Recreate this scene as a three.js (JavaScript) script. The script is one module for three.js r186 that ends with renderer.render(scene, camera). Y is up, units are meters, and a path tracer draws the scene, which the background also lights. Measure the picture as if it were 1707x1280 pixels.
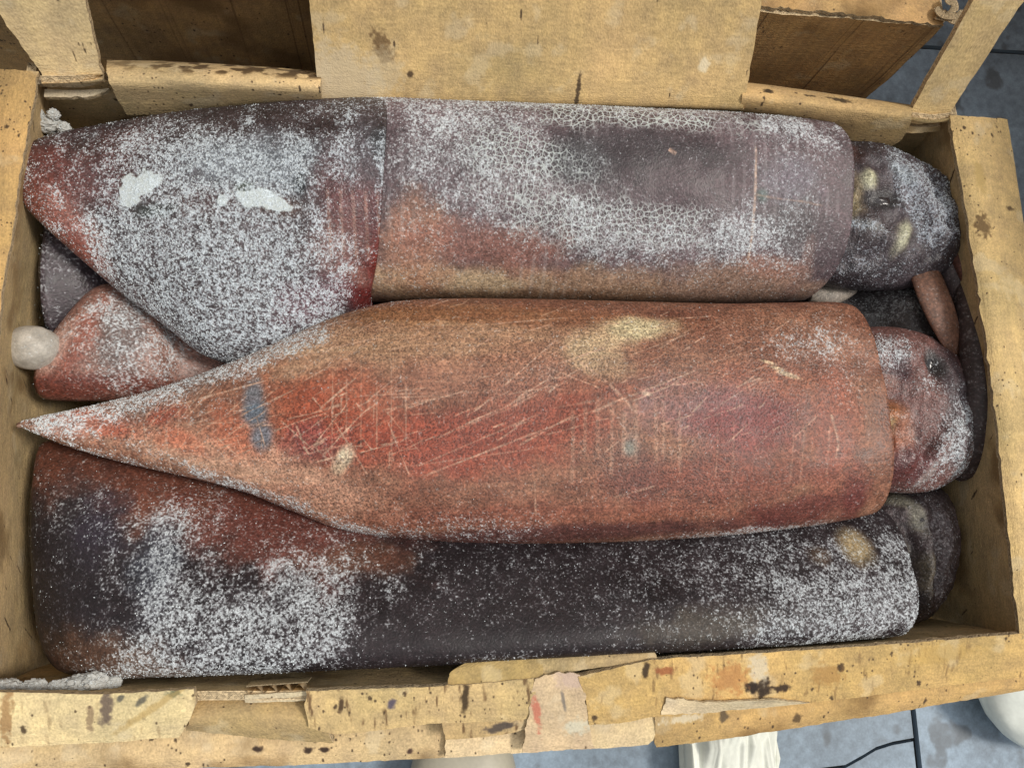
import * as THREE from 'three';
import { mergeGeometries } from 'three/addons/utils/BufferGeometryUtils.js';

// ---------------------------------------------------------------- camera, sky, sun, exposure
const scene = new THREE.Scene();
const camera = new THREE.PerspectiveCamera(53.848, 1024 / 767, 0.01, 20);
camera.position.set(-0.07924, 0.6283, 0.09449);
camera.up.set(0.00611, 0.17081, -0.98528);
camera.lookAt(-0.07924 + 0.13177, 0.6283 - 0.97685, 0.09449 - 0.16853);

const SUN = new THREE.Vector3(0.66, 1.0, 0.02).normalize();
{ // overcast sky, a broad brighter part round the veiled sun
  const w = 64, h = 32, d = new Float32Array(w * h * 4), v = new THREE.Vector3();
  for (let j = 0; j < h; j++) for (let i = 0; i < w; i++) {
    const th = (j + 0.5) / h * Math.PI - Math.PI / 2, ph = (i + 0.5) / w * Math.PI * 2 - Math.PI;
    v.set(Math.cos(th) * Math.cos(ph), Math.sin(th), Math.cos(th) * Math.sin(ph));
    const up = Math.max(0, v.y), g = Math.pow(Math.max(0, v.dot(SUN)), 6);
    const L = v.y < 0 ? 0.04 : 0.05 + 0.62 * Math.pow(up, 1.8) + 0.4 * g, k = (j * w + i) * 4;
    d[k] = L; d[k + 1] = L * 1.01; d[k + 2] = L * 1.03; d[k + 3] = 1;
  }
  const sky = new THREE.DataTexture(d, w, h, THREE.RGBAFormat, THREE.FloatType);
  sky.mapping = THREE.EquirectangularReflectionMapping; sky.magFilter = THREE.LinearFilter; sky.needsUpdate = true;
  scene.background = sky; scene.environment = sky;
}
const sun = new THREE.DirectionalLight(0xfff8ee, 1.5);
sun.position.copy(SUN).multiplyScalar(3); sun.castShadow = true; sun.shadow.radius = 24; sun.shadow.mapSize.set(2048, 2048);
Object.assign(sun.shadow.camera, { left: -1, right: 1, top: 1, bottom: -1, near: 0.1, far: 6 });
scene.add(sun, sun.target);
const renderer = new THREE.WebGLRenderer({ antialias: true });
renderer.toneMapping = THREE.LinearToneMapping;
renderer.toneMappingExposure = 1.55;
renderer.shadowMap.enabled = true;

// ---------------------------------------------------------------- noise and small tools (millimetres)
const MM = 0.001, { sin, cos, abs, min, max, PI, sqrt, floor, pow, hypot } = Math;
const clamp = (x, a = 0, b = 1) => (x < a ? a : x > b ? b : x);
const mix = (a, b, t) => a + (b - a) * t;
const sst = (a, b, x) => { const t = clamp((x - a) / (b - a)); return t * t * (3 - 2 * t); };
function rng(seed) { let s = seed | 0; return () => { s = (s + 0x6d2b79f5) | 0; let t = Math.imul(s ^ (s >>> 15), 1 | s); t = (t + Math.imul(t ^ (t >>> 7), 61 | t)) ^ t; return ((t ^ (t >>> 14)) >>> 0) / 4294967296; }; }
function hsh(x, y, z) { let n = Math.imul(x, 374761393) ^ Math.imul(y, 668265263) ^ Math.imul(z, 1274126177); n = Math.imul(n ^ (n >>> 13), 1274126177); n = Math.imul(n ^ (n >>> 15), 2246822519); return ((n ^ (n >>> 16)) >>> 0) / 4294967296; }
function vn(x, y, z) { // value noise 0..1
  const i = floor(x), j = floor(y), k = floor(z); let a = x - i, b = y - j, c = z - k;
  a = a * a * (3 - 2 * a); b = b * b * (3 - 2 * b); c = c * c * (3 - 2 * c);
  return mix(mix(mix(hsh(i, j, k), hsh(i + 1, j, k), a), mix(hsh(i, j + 1, k), hsh(i + 1, j + 1, k), a), b),
    mix(mix(hsh(i, j, k + 1), hsh(i + 1, j, k + 1), a), mix(hsh(i, j + 1, k + 1), hsh(i + 1, j + 1, k + 1), a), b), c);
}
function fbm(x, y, z, o = 4) { let s = 0, a = 0.5, n = 0; for (let i = 0; i < o; i++) { s += a * vn(x, y, z); n += a; x = x * 2.03 + 17.3; y = y * 2.03 + 5.1; z = z * 2.03 + 9.7; a *= 0.5; } return s / n; }
const W2 = [0, 0, 0];
function worley(x, z, seed = 0) { // plan cells: nearest, second nearest, id
  const i = floor(x), k = floor(z); let d1 = 9, d2 = 9, id = 0;
  for (let a = -1; a <= 1; a++) for (let b = -1; b <= 1; b++) {
    const r = hsh(i + a, seed, k + b), q = hsh(i + a, seed + 7, k + b), dx = i + a + r - x, dz = k + b + q - z, d = sqrt(dx * dx + dz * dz);
    if (d < d1) { d2 = d1; d1 = d; id = r; } else if (d < d2) d2 = d;
  }
  W2[0] = d1; W2[1] = d2; W2[2] = id; return W2;
}
const cr = (a, b, c, d, t) => 0.5 * (2 * b + (c - a) * t + (2 * a - 5 * b + 4 * c - d) * t * t + (3 * b - a - 3 * c + d) * t * t * t);
function crRow(rows, t, out) { // catmull-rom over an array of number rows, t 0..1
  const n = rows.length - 1, x = clamp(t) * n, i = min(n - 1, floor(x)), f = x - i;
  const a = rows[max(0, i - 1)], b = rows[i], c = rows[i + 1], d = rows[min(n, i + 2)];
  for (let k = 0; k < b.length; k++) out[k] = cr(a[k], b[k], c[k], d[k], f);
  return out;
}
function even(line, n) { // a 3D polyline resampled evenly through its points
  const fine = [], N = 40 * (line.length - 1); for (let i = 0; i <= N; i++) fine.push(line.length === 2 ? line[0].map((c, k) => mix(c, line[1][k], i / N)) : crRow(line, i / N, []));
  const L = [0]; for (let i = 1; i <= N; i++) L.push(L[i - 1] + hypot(fine[i][0] - fine[i - 1][0], fine[i][1] - fine[i - 1][1], fine[i][2] - fine[i - 1][2]));
  const out = []; let j = 0;
  for (let i = 0; i < n; i++) { const s = L[N] * i / (n - 1); while (j < N - 1 && L[j + 1] < s) j++; const f = (s - L[j]) / (L[j + 1] - L[j] || 1); out.push(fine[j].map((c, k) => mix(c, fine[j + 1][k], clamp(f)))); }
  out.len = L[N]; return out;
}

// ---------------------------------------------------------------- names and things
const taken = new Map();
function numbered(name) { const n = taken.get(name) || 0; taken.set(name, n + 1); return n ? name + '_' + String(n).padStart(3, '0') : name; }
function shade(o) { o.castShadow = true; o.receiveShadow = true; return o; }
function thing(name, label, category, group, kind) {
  const o = new THREE.Group(); o.name = numbered(name); o.userData = { label, category }; if (group) o.userData.group = group; if (kind) o.userData.kind = kind; scene.add(o); return o;
}
function part(name, geo, mat, parent, label) { const m = shade(new THREE.Mesh(geo, mat)); m.name = name; if (label) m.userData.label = label; parent.add(m); return m; }

// ---------------------------------------------------------------- painted skins: colour, bump and gloss computed over a surface p(u, v)
function paintTex(pos, W, H, paint) {
  const c = new Uint8Array(W * H * 4), b = new Uint8Array(W * H * 4), r = new Uint8Array(W * H * 4), p = [0, 0, 0], o = [0, 0, 0, 0.5, 0.6];
  for (let j = 0; j < H; j++) for (let i = 0; i < W; i++) {
    pos((i + 0.5) / W, (j + 0.5) / H, p); o[3] = 0.5; o[4] = 0.6; paint(p, o, (i + 0.5) / W, (j + 0.5) / H);
    const k = (j * W + i) * 4;
    for (let q = 0; q < 3; q++) { c[k + q] = clamp(o[q], 0, 255); b[k + q] = clamp(o[3]) * 255; r[k + q] = clamp(o[4]) * 255; }
    c[k + 3] = b[k + 3] = r[k + 3] = 255;
  }
  const mk = (d, srgb) => { const t = new THREE.DataTexture(d, W, H, THREE.RGBAFormat); t.magFilter = THREE.LinearFilter; t.minFilter = THREE.LinearMipmapLinearFilter; t.generateMipmaps = true; t.wrapS = t.wrapT = THREE.ClampToEdgeWrapping; if (srgb) t.colorSpace = THREE.SRGBColorSpace; t.needsUpdate = true; return t; };
  return { map: mk(c, true), bumpMap: mk(b), roughnessMap: mk(r) };
}
function painted(pos, W, H, paint, extra = {}) {
  const t = paintTex(pos, W, H, paint), { gloss, lean, ...rest } = extra;
  if (!gloss || lean) delete t.roughnessMap;
  if (lean) { delete t.bumpMap; rest.roughness = rest.roughness || 0.6; }
  return new THREE.MeshPhysicalMaterial({ ...t, roughness: gloss ? 1 : 0.85, metalness: 0, bumpScale: 0.0008, ...rest });
}

// grid geometry from rows of points (mm), optional closed columns
function gridGeo(pts, uvs, nu, nv, closed) {
  const P = new Float32Array(nu * nv * 3), U = new Float32Array(nu * nv * 2), I = [];
  for (let i = 0; i < nu * nv; i++) { P[i * 3] = pts[i][0] * MM; P[i * 3 + 1] = pts[i][1] * MM; P[i * 3 + 2] = pts[i][2] * MM; U[i * 2] = uvs[i][0]; U[i * 2 + 1] = uvs[i][1]; }
  for (let i = 0; i < nu - 1; i++) for (let j = 0; j < nv - 1; j++) { const a = i * nv + j, b = a + nv; I.push(a, a + 1, b, b, a + 1, b + 1); }
  const g = new THREE.BufferGeometry(); g.setAttribute('position', new THREE.BufferAttribute(P, 3)); g.setAttribute('uv', new THREE.BufferAttribute(U, 2)); g.setIndex(I); g.computeVertexNormals();
  if (closed) { const n = g.attributes.normal; for (let i = 0; i < nu; i++) { const a = i * nv, b = a + nv - 1, x = n.getX(a) + n.getX(b), y = n.getY(a) + n.getY(b), z = n.getZ(a) + n.getZ(b), l = hypot(x, y, z) || 1; n.setXYZ(a, x / l, y / l, z / l); n.setXYZ(b, x / l, y / l, z / l); } }
  return g;
}

// ---------------------------------------------------------------- lofted bodies
// station: back edge x, z, front edge x, z, centre height, half thickness, bow, exponent
function loft(st, { nu = 160, nv = 96, e = 2.3, disp = null, capA = 'round', capB = 'round', flatBottom = 0.85, arch = 0 } = {}) {
  const rows = st.map((s) => [s[0], s[1], s[2], s[3], s[4], s[5], s[6] || 0, s[7] || 0]), S = [];
  // even spacing along the centre line
  const cen = rows.map((s) => [(s[0] + s[2]) / 2, s[4], (s[1] + s[3]) / 2]); const L = [0];
  for (let i = 1; i < rows.length; i++) L.push(L[i - 1] + hypot(cen[i][0] - cen[i - 1][0], cen[i][2] - cen[i - 1][2]));
  const toT = (u) => { const s = u * L[L.length - 1]; let i = 0; while (i < L.length - 2 && L[i + 1] < s) i++; return (i + (s - L[i]) / (L[i + 1] - L[i])) / (L.length - 1); };
  function sec(u, th, sc, dx, out) {
    crRow(rows, toT(u), S);
    const cx = (S[0] + S[2]) / 2, cz = (S[1] + S[3]) / 2, wx = (S[2] - S[0]) / 2, wz = (S[3] - S[1]) / 2, c = -cos(th), s = sin(th), q = 2 / e;
    const a = Math.sign(c) * pow(abs(c), q) * sc, b = Math.sign(s) * pow(abs(s), q) * sc, l = hypot(wx, wz) || 1;
    const bo = S[6] * max(0, 1 - pow(a, 4)) * (b > -0.2 ? 1 : 0.4);
    out[0] = cx + wx * a + (bo + dx) * wz / l; out[1] = S[4] + S[7] * a + (b > 0 ? b * S[5] : b * S[5] * flatBottom); out[2] = cz + wz * a - (bo + dx) * wx / l;
    return out;
  }
  const pos = (u, v, out) => { // top half only, v from the back edge to the front edge
    sec(u, v * PI, 1, 0, out);
    if (disp) out[1] += disp(out, u, v) * sin(v * PI);
    return out;
  };
  const caps = { round: [[0, 0], [0.45, 3.5], [0.72, 2.8], [0.9, 1.4]], lip: [[0, -14], [0.84, -12], [0.93, -1.5], [0.975, 0.6]], open: [[0, 0], [0.985, 0]] };
  const list = []; // [u, scale, dx]
  for (const [sc, dx] of caps[capA]) list.push([0, sc, -dx]);
  for (let i = 0; i < nu; i++) list.push([i / (nu - 1), 1, 0]);
  for (const [sc, dx] of [...caps[capB]].reverse()) list.push([1, sc, dx]);
  const pts = [], uvs = [];
  for (const [u, sc, dx] of list) for (let j = 0; j < nv; j++) {
    const th = j / (nv - 1) * 2 * PI, p = sec(u, th, sc, dx, []), v = th <= PI ? th / PI : 2 - th / PI;
    if (disp && th < PI) p[1] += disp(p, u, v) * sin(th) * (sc < 1 ? sc : 1);
    pts.push(p); uvs.push([u, v]);
  }
  return { geo: gridGeo(pts, uvs, list.length, nv, true), pos };
}
// a tapering arm along a path: [x, y, z, half width, half thickness]
function limb(path, { nu = 60, nv = 24 } = {}) {
  const q = [], a = new THREE.Vector3(), b = new THREE.Vector3(), up = new THREE.Vector3(0, 1, 0);
  const pos = (u, v, out) => {
    crRow(path, u, q); const r0 = crRow(path, max(0, u - 0.01), []), r1 = crRow(path, min(1, u + 0.01), []);
    a.set(r1[0] - r0[0], r1[1] - r0[1], r1[2] - r0[2]).normalize(); b.crossVectors(a, up).normalize(); const n = new THREE.Vector3().crossVectors(b, a);
    const end = sqrt(max(0, 1 - pow(max(0, (u - 0.9) / 0.1), 2))) * sqrt(max(0, 1 - pow(max(0, (0.06 - u) / 0.06), 2))), th = v * 2 * PI, c = cos(th) * q[3] * end, s = sin(th) * q[4] * end;
    out[0] = q[0] + b.x * c + n.x * s; out[1] = q[1] + b.y * c + n.y * s; out[2] = q[2] + b.z * c + n.z * s; return out;
  };
  const pts = [], uvs = []; for (let i = 0; i < nu; i++) for (let j = 0; j < nv; j++) { pts.push(pos(i / (nu - 1), j / (nv - 1), [])); uvs.push([i / (nu - 1), j / (nv - 1)]); }
  return { geo: gridGeo(pts, uvs, nu, nv, true), pos };
}
// a lump: noisy ellipsoid
function lump(c, r, { nu = 40, nv = 40, rough = 0.15, f = 2.2, seed = 1 } = {}) {
  const pts = [], uvs = [], pos = (u, v, o) => { const a = u * PI, b = v * 2 * PI, x = sin(a) * cos(b), y = cos(a), z = sin(a) * sin(b), k = 1 + rough * (fbm(x * f + seed * 9, y * f, z * f, 4) - 0.5) * 2; o[0] = c[0] + r[0] * x * k; o[1] = c[1] + r[1] * y * k; o[2] = c[2] + r[2] * z * k; return o; };
  for (let i = 0; i < nu; i++) for (let j = 0; j < nv; j++) { pts.push(pos(i / (nu - 1), j / (nv - 1), [])); uvs.push([i / (nu - 1), j / (nv - 1)]); }
  return { geo: gridGeo(pts, uvs, nu, nv, true), pos };
}

// ---------------------------------------------------------------- cardboard
function cardPaint({ base = [206, 177, 127], spots = 0.15, dirt = 0, flute = 0, along = 0, streak = 0, seed = 0, extra = null, marks = [] } = {}) {
  return (p, o, u, v) => {
    const x = p[0], y = p[1], z = p[2], s = along ? z : x;
    const big = fbm(x / 46 + seed, y / 46, z / 46, 4) - 0.5, mid = fbm(x / 9 + seed * 3, y / 9, z / 9, 3) - 0.5, fib = vn(x / 0.7 + seed, y / 0.7, z / 0.7) - 0.5, fib2 = vn(along ? x / 1.2 : x / 6, y / 1.5, along ? z / 6 : z / 1.2) - 0.5;
    let k = 0.97 + big * 0.3 + mid * 0.2 + fib * 0.22 + fib2 * 0.09, h = 0.5 + fib * 0.4 + mid * 0.5 + fib2 * 0.3;
    if (flute) { const w = sin(s * 2 * PI / 7.2 + big * 2); h += w * 0.35 * flute; k += w * 0.02 * flute; }
    const lu = (base[0] * 0.4 + base[1] * 0.5 + base[2] * 0.1) * 0.06; let r = (base[0] * 0.94 + lu) * k + big * 10, g = (base[1] * 0.94 + lu) * k, b = (base[2] * 0.94 + lu) * k - mid * 8;
    const pale = sst(0.60, 0.72, fbm(x / 17 + 40 + seed, y / 17, z / 17, 4)) * 0.3; r = mix(r, 218, pale); g = mix(g, 205, pale); b = mix(b, 176, pale);
    if (dirt) { const d = sst(0.56 - dirt * 0.14, 0.80 - dirt * 0.1, fbm(x / 34 + seed * 5, y / 34 + 3, z / 34, 6)) * 0.6; r = mix(r, 112, d); g = mix(g, 84, d); b = mix(b, 48, d); }
    if (streak) { const n = fbm((along ? z : x) / 2.2 + seed, 8, (along ? x : z) / 9, 4), d = sst(0.60, 0.76, n) * sst(0.44, 0.62, fbm(x / 16 + seed, 3, z / 16, 3)) * streak; r = mix(r, 88, d); g = mix(g, 64, d); b = mix(b, 40, d); }
    if (spots) { // specks of black mould, in colonies
      const cl = sst(0.40, 0.66, fbm(x / 22 + seed * 3, y / 22, z / 22, 3));
      for (const [c, sd, amt] of [[2.4, 3, 0.75], [6.5, 8, 0.5]]) {
        const f = worley(x / c + seed, (z + y * 0.7) / c, sd + seed), rad = f[2] < spots * (0.06 + 1.1 * cl) * amt ? 0.10 + hsh(floor(f[2] * 1e6), 5, sd) * (c > 5 ? 0.14 : 0.22) : 0;
        if (!rad) continue; const d = sst(rad * 1.3, rad * 0.5, f[0] + (fbm(x / 1.3, y / 1.3, z / 1.3, 3) - 0.5) * 0.34) * 0.8; r = mix(r, 58, d); g = mix(g, 44, d); b = mix(b, 30, d); h -= d * 0.15;
      }
    }
    for (const m of marks) { // [x, z, rx, rz, rot, r, g, b, amount, raggedness]
      let dx = x - m[0], dz = z - m[1]; const ca = cos(m[4] * PI / 180), sa = sin(m[4] * PI / 180), ex = (dx * ca + dz * sa) / m[2], ez = (-dx * sa + dz * ca) / m[3], q = ex * ex + ez * ez;
      if (q > 5) continue; const d = sst(1.25, 0.55, sqrt(q) + (fbm(x / 2.3, y / 2.3, z / 2.3 + m[0], 5) - 0.5) * 2 * m[9]) * m[8]; r = mix(r, m[5], d); g = mix(g, m[6], d); b = mix(b, m[7], d);
    }
    o[0] = r; o[1] = g; o[2] = b; o[3] = h; if (extra) extra(p, o, u, v);
  };
}
const edgeMat = new THREE.MeshStandardMaterial({ color: 0xc9b48c, roughness: 0.95 });
{ // torn and cut cardboard edge: pulp fibres
  const W = 512, H = 32; Object.assign(edgeMat, (({ map, bumpMap }) => { map.wrapS = bumpMap.wrapS = THREE.RepeatWrapping; return { map, bumpMap, bumpScale: 0.0012 }; })(paintTex((u, v, p) => { p[0] = u * 120; p[1] = v * 5; p[2] = 0; return p; }, W, H, (p, o, u, v) => {
    const f = fbm(p[0] / 1.1, p[1] / 0.8, 3, 3) - 0.5, l = abs(v - 0.5) > 0.34 ? 1 : 0, w = abs(v - 0.5 - 0.3 * sin(p[0] * 2 * PI / 7)) < 0.14 ? 1 : 0, k = 0.86 + f * 0.5 + l * 0.1; o[0] = 214 * k; o[1] = 190 * k; o[2] = 150 * k; o[3] = 0.35 + l * 0.45 + w * 0.35 + f * 0.5; })));
  edgeMat.color.set(0xffffff);
}
// pulp relief shared by all boards, in metres through its repeat
const pulp = paintTex((u, v, p) => { p[0] = u * 100; p[1] = 0; p[2] = v * 100; return p; }, 512, 512, (p, o) => { o[0] = o[1] = o[2] = 128; o[3] = 0.5 + (vn(p[0] / 0.7, 1, p[2] / 0.7) - 0.5) * 0.4 + (fbm(p[0] / 9, 2, p[2] / 9, 3) - 0.5) * 0.6 + (vn(p[0] / 5, 5, p[2] / 1.1) - 0.5) * 0.35; }).bumpMap;
pulp.wrapS = pulp.wrapT = THREE.MirroredRepeatWrapping;
const relief = (len, wid) => { const t = pulp.clone(); t.repeat.set(len / 100, wid / 100); t.offset.set(len * 0.37 % 1, wid * 0.71 % 1); return t; };
// a board through several rows of points, t mm thick, the rows run along the board
function sheet(name, rows, parent, { n = 60, m = 14, t = 4, jag = [0.6, 0.6, 0.6, 0.6], wob = 0.8, flip = false, card = {}, seed = 1, label, res = 2.1, mat } = {}) {
  const R = rows.map((r) => even(r, n)), top = [], uv = [], len = R[0].len; let wid = 0;
  const q = R.map((r) => r[0]); for (let i = 1; i < R.length; i++) wid += hypot(...[0, 1, 2].map((k) => R[i][n >> 1][k] - R[i - 1][n >> 1][k]));
  const col = (i) => R.map((r) => r[i]);
  for (let i = 0; i < n; i++) { const c = col(i); for (let j = 0; j < m; j++) { const v = j / (m - 1); top.push(R.length === 2 ? [0, 1, 2].map((k) => mix(c[0][k], c[1][k], v)) : crRow(c, v, [])); uv.push([i / (n - 1), v]); } }
  const at = (i, j) => top[i * m + j], N = [];
  for (let i = 0; i < n; i++) for (let j = 0; j < m; j++) {
    const a = at(max(0, i - 1), j), b = at(min(n - 1, i + 1), j), c = at(i, max(0, j - 1)), d = at(i, min(m - 1, j + 1));
    const v = new THREE.Vector3(d[0] - c[0], d[1] - c[1], d[2] - c[2]).cross(new THREE.Vector3(b[0] - a[0], b[1] - a[1], b[2] - a[2])).normalize();
    if (flip) v.negate(); N.push(v);
  }
  const T = top.map((p, k) => { // uneven surface, ragged borders
    const i = floor(k / m), j = k % m, w = (fbm(p[0] / 38 + seed * 7, p[1] / 38, p[2] / 38, 3) - 0.5) * 2 * wob, o = [p[0] + N[k].x * w, p[1] + N[k].y * w, p[2] + N[k].z * w];
    const push = (ii, jj, a, s) => { if (!a) return; const b = at(ii, jj), d = hypot(p[0] - b[0], p[1] - b[1], p[2] - b[2]) || 1, f = (fbm(p[0] / 4 + s, p[1] / 4, p[2] / 4 + seed, 4) - 0.5) * 2.6 * a; for (let c = 0; c < 3; c++) o[c] += (p[c] - b[c]) / d * f; };
    if (j === 0) push(i, 1, jag[0], 1); if (j === m - 1) push(i, m - 2, jag[1], 5); if (i === 0) push(1, j, jag[2], 9); if (i === n - 1) push(n - 2, j, jag[3], 13);
    return o;
  });
  const B = T.map((p, k) => [p[0] - N[k].x * t, p[1] - N[k].y * t, p[2] - N[k].z * t]);
  const gT = gridGeo(T, uv, n, m), gB = gridGeo(B, uv, n, m), I = (flip ? gT : gB).index.array; for (let k = 0; k < I.length; k += 3) { const s = I[k]; I[k] = I[k + 1]; I[k + 1] = s; }
  (flip ? gT : gB).computeVertexNormals();
  const pos = (u, v, o) => { const x = u * (n - 1), y = v * (m - 1), i = min(n - 2, floor(x)), j = min(m - 2, floor(y)), a = x - i, b = y - j; for (let c = 0; c < 3; c++) o[c] = mix(mix(T[i * m + j][c], T[(i + 1) * m + j][c], a), mix(T[i * m + j + 1][c], T[(i + 1) * m + j + 1][c], a), b); return o; };
  const material = mat || painted(pos, max(24, min(1500, Math.round(len * res))), max(16, min(700, Math.round(wid * res))), cardPaint({ seed, ...card }), { lean: true, roughness: 0.88 });
  if (!mat) { material.bumpMap = relief(len, wid); material.bumpScale = 0.00045; }
  const mesh = part(name, mergeGeometries([gT, gB]), material, parent, label);
  const loop = []; for (let i = 0; i < n; i++) loop.push(i * m); for (let j = 1; j < m; j++) loop.push((n - 1) * m + j); for (let i = n - 2; i >= 0; i--) loop.push(i * m + m - 1); for (let j = m - 2; j >= 0; j--) loop.push(j);
  const ep = [], eu = []; let s = 0; loop.forEach((k, i) => { if (i) { const a = T[loop[i - 1]], b = T[k]; s += hypot(a[0] - b[0], a[1] - b[1], a[2] - b[2]); } for (let q = 0; q < 3; q++) { const f = q / 2, r = q === 1 ? (hsh(k, seed, 3) - 0.4) * 0.5 : 0, nb = 0; ep.push([mix(T[k][0], B[k][0], f) + nb + r * 0.4, mix(T[k][1], B[k][1], f), mix(T[k][2], B[k][2], f) + r * 0.4]); eu.push([s / 120, f]); } });
  const ge = gridGeo(ep, eu, loop.length, 3); part('cut_edge', ge, edgeMat, mesh);
  return { mesh, pos, T, N };
}

// ---------------------------------------------------------------- floor
const floorTop = 0;
{
  const fl = new THREE.Group(); fl.name = 'floor'; fl.userData = { kind: 'structure' }; scene.add(fl);
  const bed = part('grout', new THREE.BoxGeometry(6, 0.02, 6), new THREE.MeshStandardMaterial({ color: 0x1b1e20, roughness: 1 }), fl); bed.position.y = -0.0165;
  const X0 = 340.5, Z0 = 40, S = 394, G = 5;
  const tileMat = (seed) => painted((u, v, p) => { p[0] = u * S + seed * 531; p[1] = 0; p[2] = v * S; return p; }, 512, 512, (p, o) => {
    const a = fbm(p[0] / 60, 1, p[2] / 60, 5) - 0.5, b = fbm(p[0] / 5, 4, p[2] / 5, 4) - 0.5, c = vn(p[0] / 0.9, 2, p[2] / 0.9) - 0.5, q = (1 + a * 0.5 + b * 0.3 + c * 0.14);
    o[0] = 122 * q; o[1] = 138 * q; o[2] = 152 * q; o[3] = 0.5 + b * 0.7 + c * 0.3; o[4] = 0.45 + a * 0.5;
    const st = sst(0.63, 0.74, fbm(p[0] / 24, 9, p[2] / 24, 4)) * 0.45; for (let i = 0; i < 3; i++) o[i] = mix(o[i], 58, st);
  }, { lean: true, roughness: 0.5 });
  const mats = [tileMat(1), tileMat(2)], sh = new THREE.BoxGeometry((S - G) * MM, 0.01, (S - G) * MM, 1, 1, 1);
  // the slab with the crack: two pieces parted along a ragged line
  for (let i = -3; i < 3; i++) for (let j = -3; j < 3; j++) {
    if (i === -1 && j === 0) continue;
    const m = part('floor_tile', sh, mats[(i * 7 + j * 3 + 21) & 1], fl); m.position.set((X0 + (i + 0.5) * S) * MM, floorTop - 0.005 - hsh(i + 9, j + 9, 1) * 0.001, (Z0 + (j + 0.5) * S) * MM);
  }
  // rows of slabs split here by the crack that runs from the joint
  const crack = [[334.9,0,292.9],[319,0,293.7],[303.6,0,296.5],[291.1,0,302.2],[274.5,0,307.6],[253.1,0,309.8],[231.6,0,315.7]].map((p) => [p[0], p[2]]);
  const xa = X0 - S + G / 2, xb = X0 - G / 2, za = Z0 + G / 2, zb = Z0 + S - G / 2; crack[0][0] = xb; crack.push([xa, crack[6][1] + 40]);
  for (const side of [0, 1]) {
    const s = new THREE.Shape(), line = crack.map(([x, z], i) => [x, z + (side ? 1.6 : -1.6) + (hsh(i, 3, 2) - 0.5) * 3]);
    if (side) { s.moveTo(line[0][0], line[0][1]); for (const q of line.slice(1)) s.lineTo(q[0], q[1]); s.lineTo(xa, zb); s.lineTo(xb, zb); } else { s.moveTo(xa, za); s.lineTo(xb, za); for (const q of line) s.lineTo(q[0], q[1]); }
    const g = new THREE.ExtrudeGeometry(s, { depth: 10, bevelEnabled: false }); const uv = g.attributes.uv, ps = g.attributes.position;
    for (let i = 0; i < ps.count; i++) uv.setXY(i, (ps.getX(i) - xa) / S, (ps.getY(i) - za) / S);
    g.rotateX(PI / 2); g.scale(MM, MM, MM); const m = part('floor_tile', g, mats[side], fl); m.position.y = -0.0003 - side * 0.0012;
  }
}

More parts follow.
